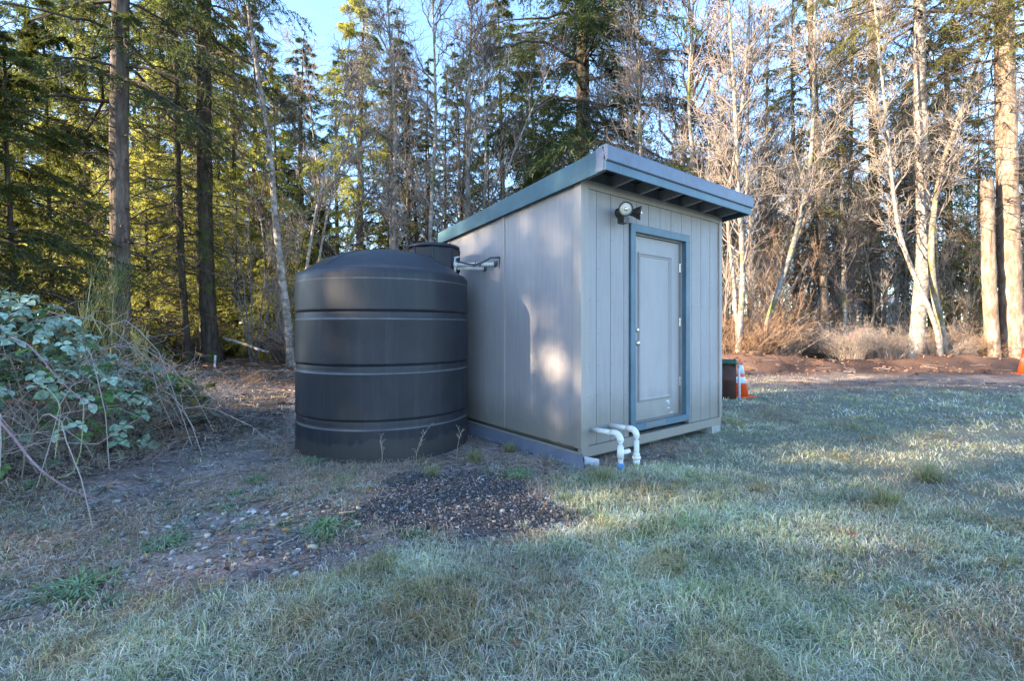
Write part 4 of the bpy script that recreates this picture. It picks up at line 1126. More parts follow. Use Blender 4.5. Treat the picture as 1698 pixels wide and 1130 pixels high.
for i in range(30):
    px = rng.uniform(-250, 900); Y = rng.uniform(15.5, 21)
    shrub(i, Xp(px, Y), Y, rng.uniform(.5, 1.0), ('twigdark', 'twig')[i % 2], (0, 2, 1)[i % 3], 'low shrub at the foot of the left wood', 'shrubs at the foot of the left wood')
for i in range(26):       # behind everything, so that no bare ground shows
    px = rng.uniform(-200, 1800); Y = rng.uniform(22, 34)
    shrub(i, Xp(px, Y), Y, rng.uniform(1.0, 1.6), ('twigdark', 'twigwarm')[px > 1150], 2 if px < 1150 else 1, 'undergrowth shrub far back in the wood', 'undergrowth shrubs far back')

# bramble bush: canes, frosted leaves of three leaflets
def leaflet(L_, W_, fold, nseg=4):
    """half outline with teeth; returns vertices and triangles of one folded leaflet pointing +x"""
    t = np.linspace(0, 1, 7)
    wv = W_ * np.sin(np.pi * t ** .8) ** .9; wv[1::2] *= .86; wv[0] = wv[-1] = 0
    V = []; 
    for i in range(7): V.append((t[i] * L_, 0, -.15 * L_ * t[i] ** 2))
    for i in range(1, 6): V.append((t[i] * L_ + .02 * L_, wv[i], -.15 * L_ * t[i] ** 2 + fold * wv[i]))
    for i in range(1, 6): V.append((t[i] * L_ + .02 * L_, -wv[i], -.15 * L_ * t[i] ** 2 + fold * wv[i]))
    T = []
    for s_, off, fl in ((1, 6, False), (-1, 11, True)):
        for i in range(0, 6):
            a_, b_ = i, i + 1
            o1 = off + i if 1 <= i <= 5 else None; o2 = off + i + 1 if 1 <= i + 1 <= 5 else None
            if o1 is None: f = [(a_, b_, o2)]
            elif o2 is None: f = [(a_, b_, o1)]
            else: f = [(a_, b_, o2), (a_, o2, o1)]
            T += [tuple(reversed(x)) if fl else x for x in f]
    return np.array(V), np.array(T)
LEAFV = []
for q in range(5):
    a = Acc()
    for (ang, sc2, off) in ((0, 1.0, .03), (75, .8, .0), (-75, .8, .0)):
        v, t_ = leaflet(.085 * sc2, .036 * sc2, rng.uniform(.1, .6))
        c_, s_ = math.cos(R(ang + rng.normal() * 8)), math.sin(R(ang + rng.normal() * 8))
        v = np.stack([v[:, 0] * c_ - v[:, 1] * s_ + off, v[:, 0] * s_ + v[:, 1] * c_, v[:, 2]], -1); a.add(v, T=t_)
    a.tube([(-.07, 0, .01), (-.02, 0, .006), (.03, 0, 0)], .0017, 3, cap=False)
    LEAFV.append(a)
def leafcols(frost):
    m = mat('bramble_leaf_%s' % frost, (.1, .15, .08), .85, spec=.1)
    base, rim = {'frosted': ((.14, .22, .15), (.42, .52, .42)), 'rimed': ((.085, .14, .08), (.28, .38, .28)), 'green': ((.05, .10, .03), (.11, .18, .06)), 'yellow': ((.22, .24, .05), (.34, .33, .09)), 'dull': ((.045, .065, .035), (.12, .15, .11))}[frost]
    n1 = noise(m, texco(m), 30, 4, .7); oi = N(m, 'ShaderNodeObjectInfo')
    c = ramp(m, n1, [(.35, base), (.62, rim)]); L(m, mixc(m, 1.0, c, ramp(m, oi.outputs['Random'], [(0, (.6,) * 3), (1, (1.25,) * 3)]), 'MULTIPLY'), B(m).inputs['Base Color']); return m
for k_ in ('frosted', 'rimed', 'green', 'yellow', 'dull'): M['leaf_' + k_] = leafcols(k_)
LM = {(q, k_): own_mat(LEAFV[q].mesh('bramble_leaf'), M['leaf_' + k_]) for q in range(5) for k_ in ('frosted', 'rimed', 'green', 'yellow', 'dull')}
bush = tag(empty('bramble_bush', (-4.0, 4.0, 0)), 'frosted bramble bush with arching mauve canes at the left edge of the clearing', 'bramble')
OB = np.array((-4.0, 4.0, 0))
M['cane'] = dirtied('mauve_cane', (.26, .15, .18), .6, (.45, .36, .42), .7, 30)
M['canegreen'] = dirtied('green_cane', (.28, .30, .15), .7, (.45, .47, .38), .6, 30)
def bush_top(x, y):
    """height of the bramble mound"""
    d1 = np.hypot((x + 4.85) / 1.5, (y - 4.1) / 1.1); d2 = np.hypot((x + 5.2) / 1.6, (y - 5.5) / 1.1)
    return 1.22 * np.clip(1 - d1 ** 2, 0, 1) ** .5 * (.8 + .4 * vnoise(x * 2, y * 2)) , .62 * np.clip(1 - d2 ** 2, 0, 1) ** .5 * (.7 + .6 * vnoise(x * 2.5, y * 2.5))
cn = []
for i in range(120):
    x0, y0 = rng.uniform(-6.4, -3.8), rng.uniform(3.4, 6.0)
    a_ = rng.random() * 6.28; ln = rng.uniform(.6, 1.9); h1, h2 = bush_top(np.array([x0]), np.array([y0])); h = float(max(h1[0], h2[0], .25)) * rng.uniform(.8, 1.35)
    p0 = np.array((x0, y0, gz(x0, y0) - .03)); p2 = p0 + np.array((math.cos(a_) * ln, math.sin(a_) * ln, -.0)); p1 = (p0 + p2) / 2 + np.array((0, 0, h * 1.5))
    t = np.linspace(0, 1, 9)[:, None]; cn.append(p0 * (1 - t) ** 2 + 2 * p1 * t * (1 - t) + p2 * t ** 2 + rng.normal(size=(9, 3)) * .012)
cn = np.array(cn); Lc_ = np.full(len(cn), 1.)
me = tube_mesh('canes', [(cn - OB, taper(Lc_, 9, .006, .003), 5)])
link('canes', me, bush, M['twig'])
B2, Lb2 = spawn(cn, 9, .1, 1, lambda t: .35 + 0 * t, 1.0, .1, 4, -.05, .09)
me = tube_mesh('side_shoots', [(B2 - OB, taper(Lb2, 4, .003, .0018), 3)]); o = link('side_shoots', me, bush, M['twig'])
def cane(pts, r, mm, label):
    P = smooth_path(pts, 26); a = Acc()
    a.tube(P - OB, np.linspace(r, r * .55, 26), 8)
    for i in range(1, 25):      # prickles
        for _ in range(2):
            d = rand_unit(1)[0]; b = P[i] - OB + (P[i + 1] - P[i]) * rng.random(); tt = norm(P[i + 1] - P[i]); p = norm(np.cross(tt, d)) * r
            a.add([b + p * .6 + tt * .006, b + p * .6 - tt * .006, b + p * 2.2 - tt * .003], T=[(0, 1, 2)])
    o = link('cane', a.mesh('cane', True), bush, M[mm]); o['label'] = label
cane([PT(-60, 640, 3.0), PT(10, 710, 2.95), PT(60, 775, 2.95), PT(110, 812, 3.05), PT(172, 832, 3.25)], .0085, 'cane', 'long mauve cane arching down to the stony ground')
cane([PT(20, 560, 3.5), PT(48, 572, 3.4), PT(75, 602, 3.35), PT(95, 628, 3.35), PT(140, 668, 3.4), PT(160, 674, 3.4)], .006, 'cane', 'pale mauve cane arching over the frosted leaves')
cane([PT(139, 668, 3.4), PT(138, 700, 3.4), PT(134, 750, 3.4), PT(120, 788, 3.4), PT(95, 793, 3.3)], .0042, 'canegreen', 'thin green cane hanging straight down')
cane([PT(66, 635, 3.3), PT(90, 655, 3.3), PT(101, 675, 3.3), PT(97, 715, 3.3), PT(91, 762, 3.3)], .0042, 'canegreen', 'thin yellow-green cane bending down beside the leaves')
cane([PT(172, 560, 4.6), PT(150, 520, 4.6), PT(128, 548, 4.5)], .004, 'canegreen', 'short bent cane behind the leaves')
# leaves: those that show largest are objects of their own
def leafxf(n, mode):
    out = []
    while len(out) < n:
        x, y = rng.uniform(-6.2, -2.3), rng.uniform(3.0, 7.2)
        h1, h2 = bush_top(np.array([x]), np.array([y])); h = max(float(h1[0]), float(h2[0]))
        if h < .12: continue
        front = y < 4.6
        f = 1 - .75 * rng.random() ** (2.2 if mode == 'top' else .9)
        out.append((x, y, gz(x, y) + h * f, f))
    return out
cnt = 0
big = sorted(leafxf(1500, 'top'), key=lambda q_: math.hypot(q_[0], q_[1]) / max(.5, q_[3]))
a_rest = {'frosted': Acc(), 'rimed': Acc(), 'dull': Acc(), 'green': Acc()}
for i, (x, y, z, f) in enumerate(big):
    kind = 'frosted' if f > .93 and z > .5 else ('rimed' if f > .8 else ('dull' if rng.random() < .6 else 'green'))
    if f > .8 and rng.random() < .12: kind = 'green'
    s_ = rng.uniform(.6, 1.25)
    eul = (rng.normal() * .45, rng.normal() * .35 + .35, rng.normal() * 1.3 - .8)
    if i < 290:
        o = bpy.data.objects.new('leaf', LM[(i % 5, kind)]); col.objects.link(o); o.parent = bush
        o.location = (x - OB[0], y - OB[1], z); o.rotation_euler = eul; o.scale = (s_,) * 3
    else:
        src = LEAFV[i % 5]; Vs = np.concatenate(src.V); Rm = np.array(Matrix.LocRotScale(None, __import__('mathutils').Euler(eul), None).to_3x3())
        ac = a_rest[kind]; base = 0
        ac.add(Vs * s_ @ Rm.T + np.array((x, y, z)) - OB, T=np.concatenate(src.T) if src.T else None, Q=np.concatenate(src.Q))
for k_, ac in a_rest.items():
    if ac.n: o = link('leaf_mass', ac.mesh('leaf_mass'), bush, M['leaf_' + k_]); o['kind'] = 'stuff'
# yellow-green leaves at the right tip of the bush
yl = tag(empty('bramble_sprig', PT(300, 640, 5.6)), 'low sprig of yellow-green bramble leaves right of the frosted bush', 'bramble')
for i in range(34):
    o = bpy.data.objects.new('leaf', LM[(i % 5, 'yellow' if i % 3 else 'green')]); col.objects.link(o); o.parent = yl
    o.location = (rng.normal() * .28, rng.normal() * .25, rng.uniform(-.12, .14)); o.rotation_euler = (rng.normal() * .5, rng.normal() * .5, rng.random() * 6); o.scale = (rng.uniform(.7, 1.2),) * 3
a = Acc()
for i in range(9):
    e = rng.normal(size=3) * (.3, .3, .1); a.tube([(0, 0, -.45), e * .5, e + np.array((0, 0, .05))], .004, 4)
link('stems', a.mesh('stems', True), yl, M['canegreen'])
# broom: wispy green stems
M['broom'] = leaf_mat('broom_stems', (.13, .17, .075), .2, None, .3)
def broom(px, py, Y, H, n, label):
    x, y = GX(px, Y), Y; z = gz(x, y)
    root = tag(empty('broom_shrub', (x, y, z)), label, 'shrub')
    main = smooth_path([(0, 0, -.05), (rng.normal() * .05, 0, H * .4), (rng.normal() * .15, 0, H)], 12)[None]
    B_, Lb = spawn(main, n, .12, .95, lambda t: H * .42 * (1.1 - .6 * t), .45, .7, 6, .1, .02)
    C2, Lc = spawn(B_, 9, .1, 1, lambda t: H * .16 + 0 * t, .35, .55, 4, .05, .03)
    link('stem', tube_mesh('stem', [(main, np.linspace(.012, .004, 12)[None], 6)]), root, M['canegreen'])
    link('branches', tube_mesh('branches', [(B_, taper(Lb, 6, .004, .002), 3), (C2, taper(Lc, 4, .003, .0018), 3)]), root, M['broom'])
broom(193, 560, 6.2, 1.75, 34, 'wispy green broom shrub in front of the leftmost big fir trunk')
broom(128, 560, 6.0, 1.65, 10, 'thin leaning broom stem rising over the brambles')
broom(235, 560, 7.0, 1.15, 26, 'small broom shrub low between the brambles and the path')
# dead grey-brown stalks and fern around the brambles and along the path
st, P_, B_ = shrub_mesh(80, .8, .8, .0042, 6, 4, 1.6)
dm = st
for i, (px, Y, s_) in enumerate(((60, 4.2, .7), (140, 4.6, .7), (190, 5.0, .8), (240, 5.4, .7), (285, 6.2, .7), (215, 4.5, .5), (170, 4.1, .5), (-80, 4.0, .9), (170, 6.6, 1.0), (330, 8.6, .7), (90, 6.4, 1.1), (380, 10.5, .7), (240, 8.6, .9))):
    root = tag(empty('dead_fern', (GX(px, Y), Y, gz(GX(px, Y), Y) - .02), rng.random() * 6), 'tangle of dead grey-brown stalks beside the brambles', 'dead stalks', 'tangles of dead stalks beside the brambles'); root.scale = (s_, s_, s_ * .9)
    link('stalks', with_mat(dm, M[('twig', 'twigpale', 'twigwarm')[i % 3]]), root)

# ------------------------------------------------------------------ logs, stakes, far house
def log(px0, py0, px1, py1, Y0, Y1, r, mm, label):
    a = Acc(); P = smooth_path([PT(px0, py0, Y0), PT((px0 + px1) / 2, (py0 + py1) / 2 - 1, (Y0 + Y1) / 2), PT(px1, py1, Y1)], 10)
    P = P + rng.normal(size=P.shape) * .01
    a.tube(P, np.linspace(r, r * .7, 10), 10); tag(link('log', a.mesh('log', True), mat=M[mm]), label, 'log')
log(372, 562, 444, 584, 15.3, 14.2, .055, 'palebark', 'fallen white birch log at the end of the path')
log(300, 583, 352, 592, 15.4, 14.6, .05, 'firbarkdark', 'dark fallen log at the foot of the thick fir')
log(1340, 430, 1270, 560, 18.8, 18.2, .06, 'greybark', 'grey log leaning up out of the orange brush')
def stakeobj(px, Y, h, label, mm='stake', tip=None):
    x = GX(px, Y); root = tag(empty('survey_stake', (x, Y, gz(x, Y))), label, 'stake')
    a = Acc(); a.box((-.03, -.008, -.05), (.06, 0, 0), (0, .016, 0), (.015, 0, h)); link('stake', a.mesh('stake'), root, M[mm])
    if tip: a = Acc(); a.box((-.032 + .012, -.010, h - .26), (.064, 0, 0), (0, .020, 0), (.003, 0, .2)); link('painted_tip', a.mesh('tip'), root, M[tip])
stakeobj(1413, 15.9, 1.05, 'tall survey stake with pink mark standing in the brush behind the berm', 'stake', 'pink')
stakeobj(356, 14.6, .45, 'short white stake at the foot of the thick dark fir', 'white')
# fluorescent ribbon on a twig
def house(px0, px1, Y, z0, z1, label, rt_):
    x0, x1 = GX(px0, Y), GX(px1, Y)
    root = tag(empty('house', ((x0 + x1) / 2, Y, 0)), label, 'house'); cx = (x0 + x1) / 2; hw = (x1 - x0) / 2
    a = Acc(); a.box((-hw, 0, 0), (2 * hw, 0, 0), (0, 6, 0), (0, 0, z0)); link('wall', a.mesh('wall'), root, M['beigewall'])
    a = Acc(); V = [(-hw - .4, -.5, z0 - .05), (hw + .4, -.5, z0 - .05), (hw + .4, 3, z1), (-hw - .4, 3, z1), (hw + .4, 6.5, z0 - .05), (-hw - .4, 6.5, z0 - .05)]
    V += [(x_, y_, z_ + .15) for (x_, y_, z_) in V]
    a.add(V, Q=[(3, 2, 1, 0), (5, 4, 2, 3), (6, 7, 8, 9), (9, 8, 10, 11), (0, 1, 7, 6), (1, 2, 8, 7), (2, 4, 10, 8), (4, 5, 11, 10), (5, 3, 9, 11), (3, 0, 6, 9)])
    link('roof', a.mesh('roof'), root, M['greyroof'])
    for f in rt_:
        a = Acc(); a.box((-hw + 2 * hw * f, -.03, z0 - 1.6), (1.3, 0, 0), (0, .05, 0), (0, 0, 1.0)); wf = link('window', a.mesh('window'), root, M['white'])
        a = Acc(); a.box((-hw + 2 * hw * f + .1, -.04, z0 - 1.5), (1.1, 0, 0), (0, .02, 0), (0, 0, .8)); link('pane', a.mesh('pane'), wf, M['darkglass'])
house(1370, 1446, 50, 3.1, 4.9, 'pale house with grey roof glimpsed through the right wood', (.15, .6))
house(1474, 1512, 54, 3.8, 5.0, 'small beige shed-like house seen right of the dark fir trunk', (.3,))

# ------------------------------------------------------------------ grass
CLEAR = [tuple(S(0, 0, 0)[:2]), tuple(S(LF, 0, 0)[:2]), tuple(S(LF, LS, 0)[:2]), tuple(S(0, LS, 0)[:2])]
def blades(x, y, hgt, wid, colr, lean, seg=2, az=None, zoff=0):
    n = len(x); az = rng.random(n) * 6.283 if az is None else az
    z = ground_z(x, y) - .006 + zoff
    b = np.stack([x, y, z], -1); d = np.stack([np.cos(az), np.sin(az), 0 * az], -1)
    az2 = az + np.pi / 2 + rng.normal(size=n) * .7
    p = np.stack([np.cos(az2), np.sin(az2), 0 * az2], -1) * wid[:, None]
    up = np.array([0, 0, 1.])
    c1 = b + d * (hgt * lean * .30)[:, None] + up * (hgt * (1 - .35 * lean) * .62)[:, None]
    c2 = b + d * (hgt * lean * 1.0)[:, None] + up * np.maximum(hgt * (1 - .75 * lean), .01)[:, None] + rng.normal(size=(n, 3)) * (.08 * hgt)[:, None]
    if seg == 2:
        V = np.stack([b - p, b + p, c1 - p * .8, c1 + p * .8, c2], 1).reshape(-1, 3)
        k5 = (np.arange(n) * 5)[:, None]
        T = (k5 + np.array([4, 2, 3])[None]); Q = k5 + np.array([0, 1, 3, 2])[None]
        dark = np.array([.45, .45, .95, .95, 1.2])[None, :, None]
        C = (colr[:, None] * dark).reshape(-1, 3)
        return V, T, Q, C
    V = np.stack([b - p, b + p, c2], 1).reshape(-1, 3); T = np.arange(n * 3).reshape(-1, 3)
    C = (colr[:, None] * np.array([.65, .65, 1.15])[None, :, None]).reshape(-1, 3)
    return V, T, None, C
FROST = np.array([(.46, .52, .44), (.34, .43, .33), (.24, .32, .19), (.56, .60, .56), (.17, .24, .11), (.42, .43, .33)])
FROST = np.minimum(FROST * np.array((1.66, 1.46, 1.36)), .84)
TAN = np.array([(.54, .43, .29), (.64, .55, .42), (.44, .34, .19), (.64, .53, .47), (.40, .31, .13)])
def grass_patch(r0, r1, dens_tuft, per, h, wd, spread, seg, cap=1.0, name='frosted_grass'):
    # tufts in the wedge the camera can see, and a little outside it
    area = .5 * (r1 ** 2 - r0 ** 2) * 2 * 1.02
    nt_ = int(area * dens_tuft)
    a_ = rng.uniform(-1.02, 1.02, nt_) + np.pi / 2; r_ = np.sqrt(rng.uniform(r0 ** 2, r1 ** 2, nt_))
    tx, ty = r_ * np.cos(a_), r_ * np.sin(a_)
    soil, gravel, mul, far, berm, forest = masks(tx, ty)
    clump = fbm(tx * 1.1 + 9, ty * 1.1, 3)
    thin = .45 + .55 * sstep(.30, .48, fbm(tx * 2.8 + 21, ty * 2.8, 2))
    dens = thin * (1 - soil * (.95 - .55 * sstep(.52, .66, fbm(tx * 3.0 + 77, ty * 3.0, 3)) * (sdpoly(STONES, tx, ty) > .1))) * (1 - gravel) * (1 - mul * .9) * (1 - far * .5) * (1 - berm * .97) * (1 - forest * .85) * sstep(.22, .42, clump + .25 * rng.random(nt_))
    insh = sdpoly(CLEAR, tx, ty) < .02
    intank = np.hypot(tx - TX, ty - TY) < TR + .01
    keep = (rng.random(nt_) < dens) & ~insh & ~intank
    tx, ty, soil, far, clump = tx[keep], ty[keep], soil[keep], far[keep], clump[keep]
    nt_ = len(tx)
    idx = np.repeat(np.arange(nt_), per); n_ = len(idx)
    ang = rng.random(n_) * 6.283; rad_ = np.abs(rng.normal(size=n_)) * spread
    x = tx[idx] + rad_ * np.cos(ang); y = ty[idx] + rad_ * np.sin(ang)
    cl = clump[idx]
    hh = h * (1 - .45 * soil[idx]) * rng.uniform(.35, 1.25, n_) * (.55 + 1.0 * cl) * np.where(rng.random(nt_) < .12, 1.5, 1.0)[idx] * (1 - .5 * far[idx])
    lean = np.clip(rng.uniform(.35, 1.2, n_), 0, 1.12)
    tanp = sstep(.46, .62, fbm(tx * .9 + 40, ty * .9 + 3, 3)) * .75 + far * .55 + soil * .5 + .10
    istan = rng.random(n_) < tanp[idx] * .62
    tc_ = FROST[rng.integers(0, 6, nt_)]
    c = tc_[idx] * .55 + FROST[rng.integers(0, 6, n_)] * .45
    c = np.where(istan[:, None], TAN[rng.integers(0, 5, n_)], c)
    green = (rng.random(nt_) < .08 + .25 * (fbm(tx * .8 + 70, ty * .8, 2) > .6))[idx] & ~istan
    c = np.where(green[:, None], c * np.array((.80, .90, .64)), c)
    c = c * rng.uniform(.7, 1.2, (n_, 1)) * (.55 + .95 * fbm(x * 1.6 + 50, y * 1.6, 3))[:, None]
    brown = sstep(.60, .68, fbm(x * 2.4 + 8, y * 2.4 + 60, 3)); c = c * (1 - brown[:, None] * np.array((.10, .22, .36)))
    az = np.where(rng.random(n_) < .7, ang, rng.random(n_) * 6.283) + .0
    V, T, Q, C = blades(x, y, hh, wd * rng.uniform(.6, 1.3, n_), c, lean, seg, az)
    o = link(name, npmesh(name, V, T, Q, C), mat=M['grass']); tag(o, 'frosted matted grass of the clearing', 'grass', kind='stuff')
    return n_
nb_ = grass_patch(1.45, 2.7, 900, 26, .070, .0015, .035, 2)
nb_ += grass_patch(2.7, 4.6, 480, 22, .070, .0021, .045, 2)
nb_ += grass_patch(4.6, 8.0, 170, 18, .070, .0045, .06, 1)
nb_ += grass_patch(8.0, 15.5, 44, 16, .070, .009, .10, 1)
print('blades', nb_)
# straw lying about, in clumps on the soil too
def straw(n, r0, r1, ln, wd, soil_only=False):
    a_ = rng.uniform(-1.02, 1.02, n) + np.pi / 2; r_ = np.sqrt(rng.uniform(r0 ** 2, r1 ** 2, n)); x, y = r_ * np.cos(a_), r_ * np.sin(a_)
    soil, gravel, mul, far, berm, forest = masks(x, y)
    pk = (.25 + .75 * soil) * (1 - gravel * .93) * sstep(.38, .62, fbm(x * 1.6 + 5, y * 1.6, 3)) * (1 - berm * .8)
    keep = (rng.random(n) < pk) & ~(sdpoly(CLEAR, x, y) < .0) & (np.hypot(x - TX, y - TY) > TR)
    x, y = x[keep], y[keep]; m_ = len(x)
    c = TAN[rng.integers(0, 5, m_)] * np.array((1, .98, 1.02)) * rng.uniform(.6, 1.25, (m_, 1))
    V, T, Q, C = blades(x, y, ln * rng.uniform(.5, 1.4, m_), wd * rng.uniform(.7, 1.3, m_), c, rng.uniform(.7, 1.25, m_), 2)
    tag(link('straw', npmesh('straw', V, T, Q, C), mat=M['grass']), 'dead straw lying on the soil and lawn', 'straw', kind='stuff')
straw(75000, 1.5, 5.5, .11, .0013); straw(26000, 5.0, 16, .16, .0042)
# ------------------------------------------------------------------ gravel, stones, litter, weeds
def rock_unit(sub, flat):
    import bmesh
    bm = bmesh.new(); bmesh.ops.create_icosphere(bm, subdivisions=sub, radius=1)
    V = np.array([v.co[:] for v in bm.verts]); T = np.array([[v.index for v in f.verts] for f in bm.faces]); bm.free()
    V = V * (1 + rng.normal(size=(len(V), 1)) * (.12 if sub == 1 else .05)) * np.array((1, rng.uniform(.6, .9), flat)); return V, T
def rocks(name, label, x, y, size, cols, flat=.6, sub=1, sink=.3):
    vs_, ts_, cs_ = [], [], []; n0 = 0
    units = [rock_unit(sub, flat) for _ in range(8)]
    z = ground_z(x, y); sel = rng.integers(0, 8, len(x))
    for u in range(8):
        U, TT = units[u]; ii = np.where(sel == u)[0]
        if not len(ii): continue
        a_ = rng.random(len(ii)) * 6.28; c_, s_ = np.cos(a_), np.sin(a_)
        ti = rng.normal(size=(len(ii), 2)) * .5
        P = U[None] * size[ii][:, None, None]
        X_ = P[..., 0] * c_[:, None] - P[..., 1] * s_[:, None]; Y_ = P[..., 0] * s_[:, None] + P[..., 1] * c_[:, None]
        Z_ = P[..., 2] + X_ * ti[:, :1] * .5 + Y_ * ti[:, 1:] * .5
        V = np.stack([X_ + x[ii][:, None], Y_ + y[ii][:, None], Z_ + z[ii][:, None] + (size[ii] * flat * (1 - 2 * sink))[:, None] + 0], -1)
        vs_.append(V.reshape(-1, 3)); ts_.append((TT[None] + (np.arange(len(ii)) * len(U))[:, None, None]).reshape(-1, 3) + n0); n0 += V.shape[0] * V.shape[1]
        cs_.append(np.repeat(cols[ii], len(U), 0))
    return tag(link(name, npmesh(name, np.concatenate(vs_), np.concatenate(ts_), None, np.concatenate(cs_), False), mat=M['rock']), label, 'gravel', kind='stuff')
rm = mat('stone', (.3, .3, .3), .75, spec=.3); _v = texco(rm); _n = noise(rm, _v, 90, 4)
L(rm, mixc(rm, 1.0, vcol(rm), ramp(rm, _n, [(.3, (.65,) * 3), (.7, (1.3,) * 3)]), 'MULTIPLY'), B(rm).inputs['Base Color']); M['rock'] = rm
def scatter_in(poly, n, margin=.1):
    P = np.array(poly); x = rng.uniform(P[:, 0].min() - margin, P[:, 0].max() + margin, n); y = rng.uniform(P[:, 1].min() - margin, P[:, 1].max() + margin, n)
    d = sdpoly(poly, x, y) + wobble(x, y) * .5 + (fbm(x * 7, y * 7, 2) - .5) * .25
    k_ = rng.random(n) < 1 - sstep(-.15, .16, d); return x[k_], y[k_]
def soilpts(n, r0, r1, fn):
    a_ = rng.uniform(-1.02, 1.02, n) + np.pi / 2; r_ = np.sqrt(rng.uniform(r0 ** 2, r1 ** 2, n)); x, y = r_ * np.cos(a_), r_ * np.sin(a_)
    k_ = (rng.random(n) < fn(x, y)) & ~(sdpoly(CLEAR, x, y) < 0) & (np.hypot(x - TX, y - TY) > TR + .02); return x[k_], y[k_]
x, y = scatter_in(GRAVEL, 8200)
DG = np.array([(.07, .073, .082), (.11, .115, .13), (.045, .046, .05), (.20, .20, .21), (.13, .11, .10)])
c = DG[rng.integers(0, 5, len(x))] * rng.uniform(.5, 1.5, (len(x), 1)); odd = rng.random(len(x)) < .05; c[odd] = (.30, .24, .18)
x2, y2 = soilpts(5000, 2.5, 4.6, lambda x, y: masks(x, y)[0] * (1 - sstep(.1, 1.0, sdpoly(GRAVEL, x, y))) * .5); x = np.r_[x, x2]; y = np.r_[y, y2]; c = np.concatenate([c, DG[rng.integers(0, 5, len(x2))] * rng.uniform(.5, 1.5, (len(x2), 1))])
rocks('gravel', 'heap of dark crushed gravel in front of the tank', x, y, rng.uniform(.004, .010, len(x)) * (1 + .9 * (rng.random(len(x)) < .12)), c, .65, 1, .2)
SC_ = np.array([(.15, .10, .085), (.22, .15, .12), (.10, .085, .085), (.26, .22, .20), (.32, .22, .14), (.17, .16, .17), (.40, .36, .33)])
x, y = soilpts(22000, 1.7, 5.0, lambda x, y: masks(x, y)[0] * (1 - masks(x, y)[1]) * (.22 + .78 * (sdpoly(STONES, x, y) + wobble(x, y) < .3)))
c = SC_[rng.integers(0, 7, len(x))] * rng.uniform(.8, 1.6, (len(x), 1))
rocks('pebbles', 'small brown and grey pebbles in the bare soil', x, y, rng.uniform(.003, .010, len(x)) * (1 + .9 * rng.random(len(x)) ** 3), c, .6, 1, .3)
# larger stones one by one
SCM = {'ochre': (.36, .22, .10), 'cream': (.50, .44, .34), 'grey': (.20, .21, .22), 'red': (.22, .10, .07), 'slate': (.09, .10, .12), 'pale': (.50, .50, .50), 'brown': (.17, .11, .07)}
for k_ in SCM: M['stone_' + k_] = dirtied('stone_' + k_, SCM[k_], .7, tuple(v * .5 for v in SCM[k_]), .7, 40, .3)
SM = []
for k_ in SCM:
    for q in range(2):
        U, TT = rock_unit(2 if q == 0 else 1, .5); U = U * .03; SM.append(own_mat(npmesh('stone', U, TT, None, None, True), M['stone_' + k_]))
x, y = scatter_in(STONES, 520, .25)
for i in range(min(len(x), 285)):
    o = bpy.data.objects.new('stone', SM[rng.integers(0, len(SM))]); col.objects.link(o); o.parent = ground
    s_ = rng.uniform(.28, .75) * (1.5 if rng.random() < .25 else 1)
    o.location = (x[i], y[i], gz(x[i], y[i]) + .006 * s_); o.rotation_euler = (rng.normal() * .2, rng.normal() * .2, rng.random() * 6.28); o.scale = (s_, s_, s_)
for (px, py, s_, q) in ((930, 873, .8, 4), (833, 852, .7, 2), (600, 905, 1.0, 12), (155, 842, 1.2, 4), (193, 838, .9, 11), (110, 805, 1.0, 8), (262, 812, 1.3, 8), (290, 808, 1.1, 9), (700, 905, .8, 12)):
    gx_, gy_ = G(px, py); o = bpy.data.objects.new('stone', SM[q]); col.objects.link(o); o.parent = ground; o.location = (gx_, gy_, gz(gx_, gy_) + .008); o.scale = (s_,) * 3; o.rotation_euler = (0, 0, rng.random() * 6)
# clods on the dirt berm
x, y = soilpts(5200, 11.5, 26, lambda x, y: masks(x, y)[4])
c = np.array([(.075, .040, .030), (.13, .07, .05), (.20, .11, .07)])[rng.integers(0, 3, len(x))] * rng.uniform(.6, 1.3, (len(x), 1))
rocks('dirt_clods', 'clods of brown earth on the berm', x, y, rng.uniform(.02, .06, len(x)) * (1 + 1.2 * (rng.random(len(x)) < .06)), c, .7, 1, .35)
# twigs and bark litter
def litter(n, r0, r1, ln, rd, fn, cols, name, label):
    x, y = soilpts(n, r0, r1, fn); m_ = len(x); a_ = rng.random(m_) * 6.283; l_ = ln * rng.uniform(.3, 1.4, m_)
    t = np.linspace(-.5, .5, 4)
    P = np.stack([x[:, None] + np.cos(a_)[:, None] * l_[:, None] * t, y[:, None] + np.sin(a_)[:, None] * l_[:, None] * t, 0 * x[:, None] + 0 * t], -1)
    P[..., 2] = ground_z(P[..., 0], P[..., 1]) + rd + rng.random((m_, 1)) * .03 * (ln / .2); P += rng.normal(size=P.shape) * .03 * l_[:, None, None]
    V, Q = tubes(P, rd * rng.uniform(.5, 1.4, (m_, 1)) * np.ones((1, 4)), 3)
    c = np.repeat(np.array(cols)[rng.integers(0, len(cols), m_)] * rng.uniform(.6, 1.2, (m_, 1)), 12, 0)
    tag(link(name, npmesh(name, V, None, Q, c), mat=M['vleaf']), label, 'litter', kind='stuff')
LC = [(.14, .10, .085), (.24, .18, .15), (.36, .29, .26), (.08, .065, .06), (.50, .45, .43)]
litter(9000, 2.0, 8.0, .16, .0028, lambda x, y: np.maximum(masks(x, y)[2], masks(x, y)[0] * .35) * (1 - masks(x, y)[1]), LC, 'twig_litter', 'dark twigs and bark littering the ground by the brambles')
litter(26000, 2.0, 6.8, .10, .0021, lambda x, y: (masks(x, y)[2] * .9 + masks(x, y)[0] * .45) * (1 - masks(x, y)[1] * .9), LC + [(.30, .24, .20)], 'twig_litter', 'broken twigs on the dark soil')
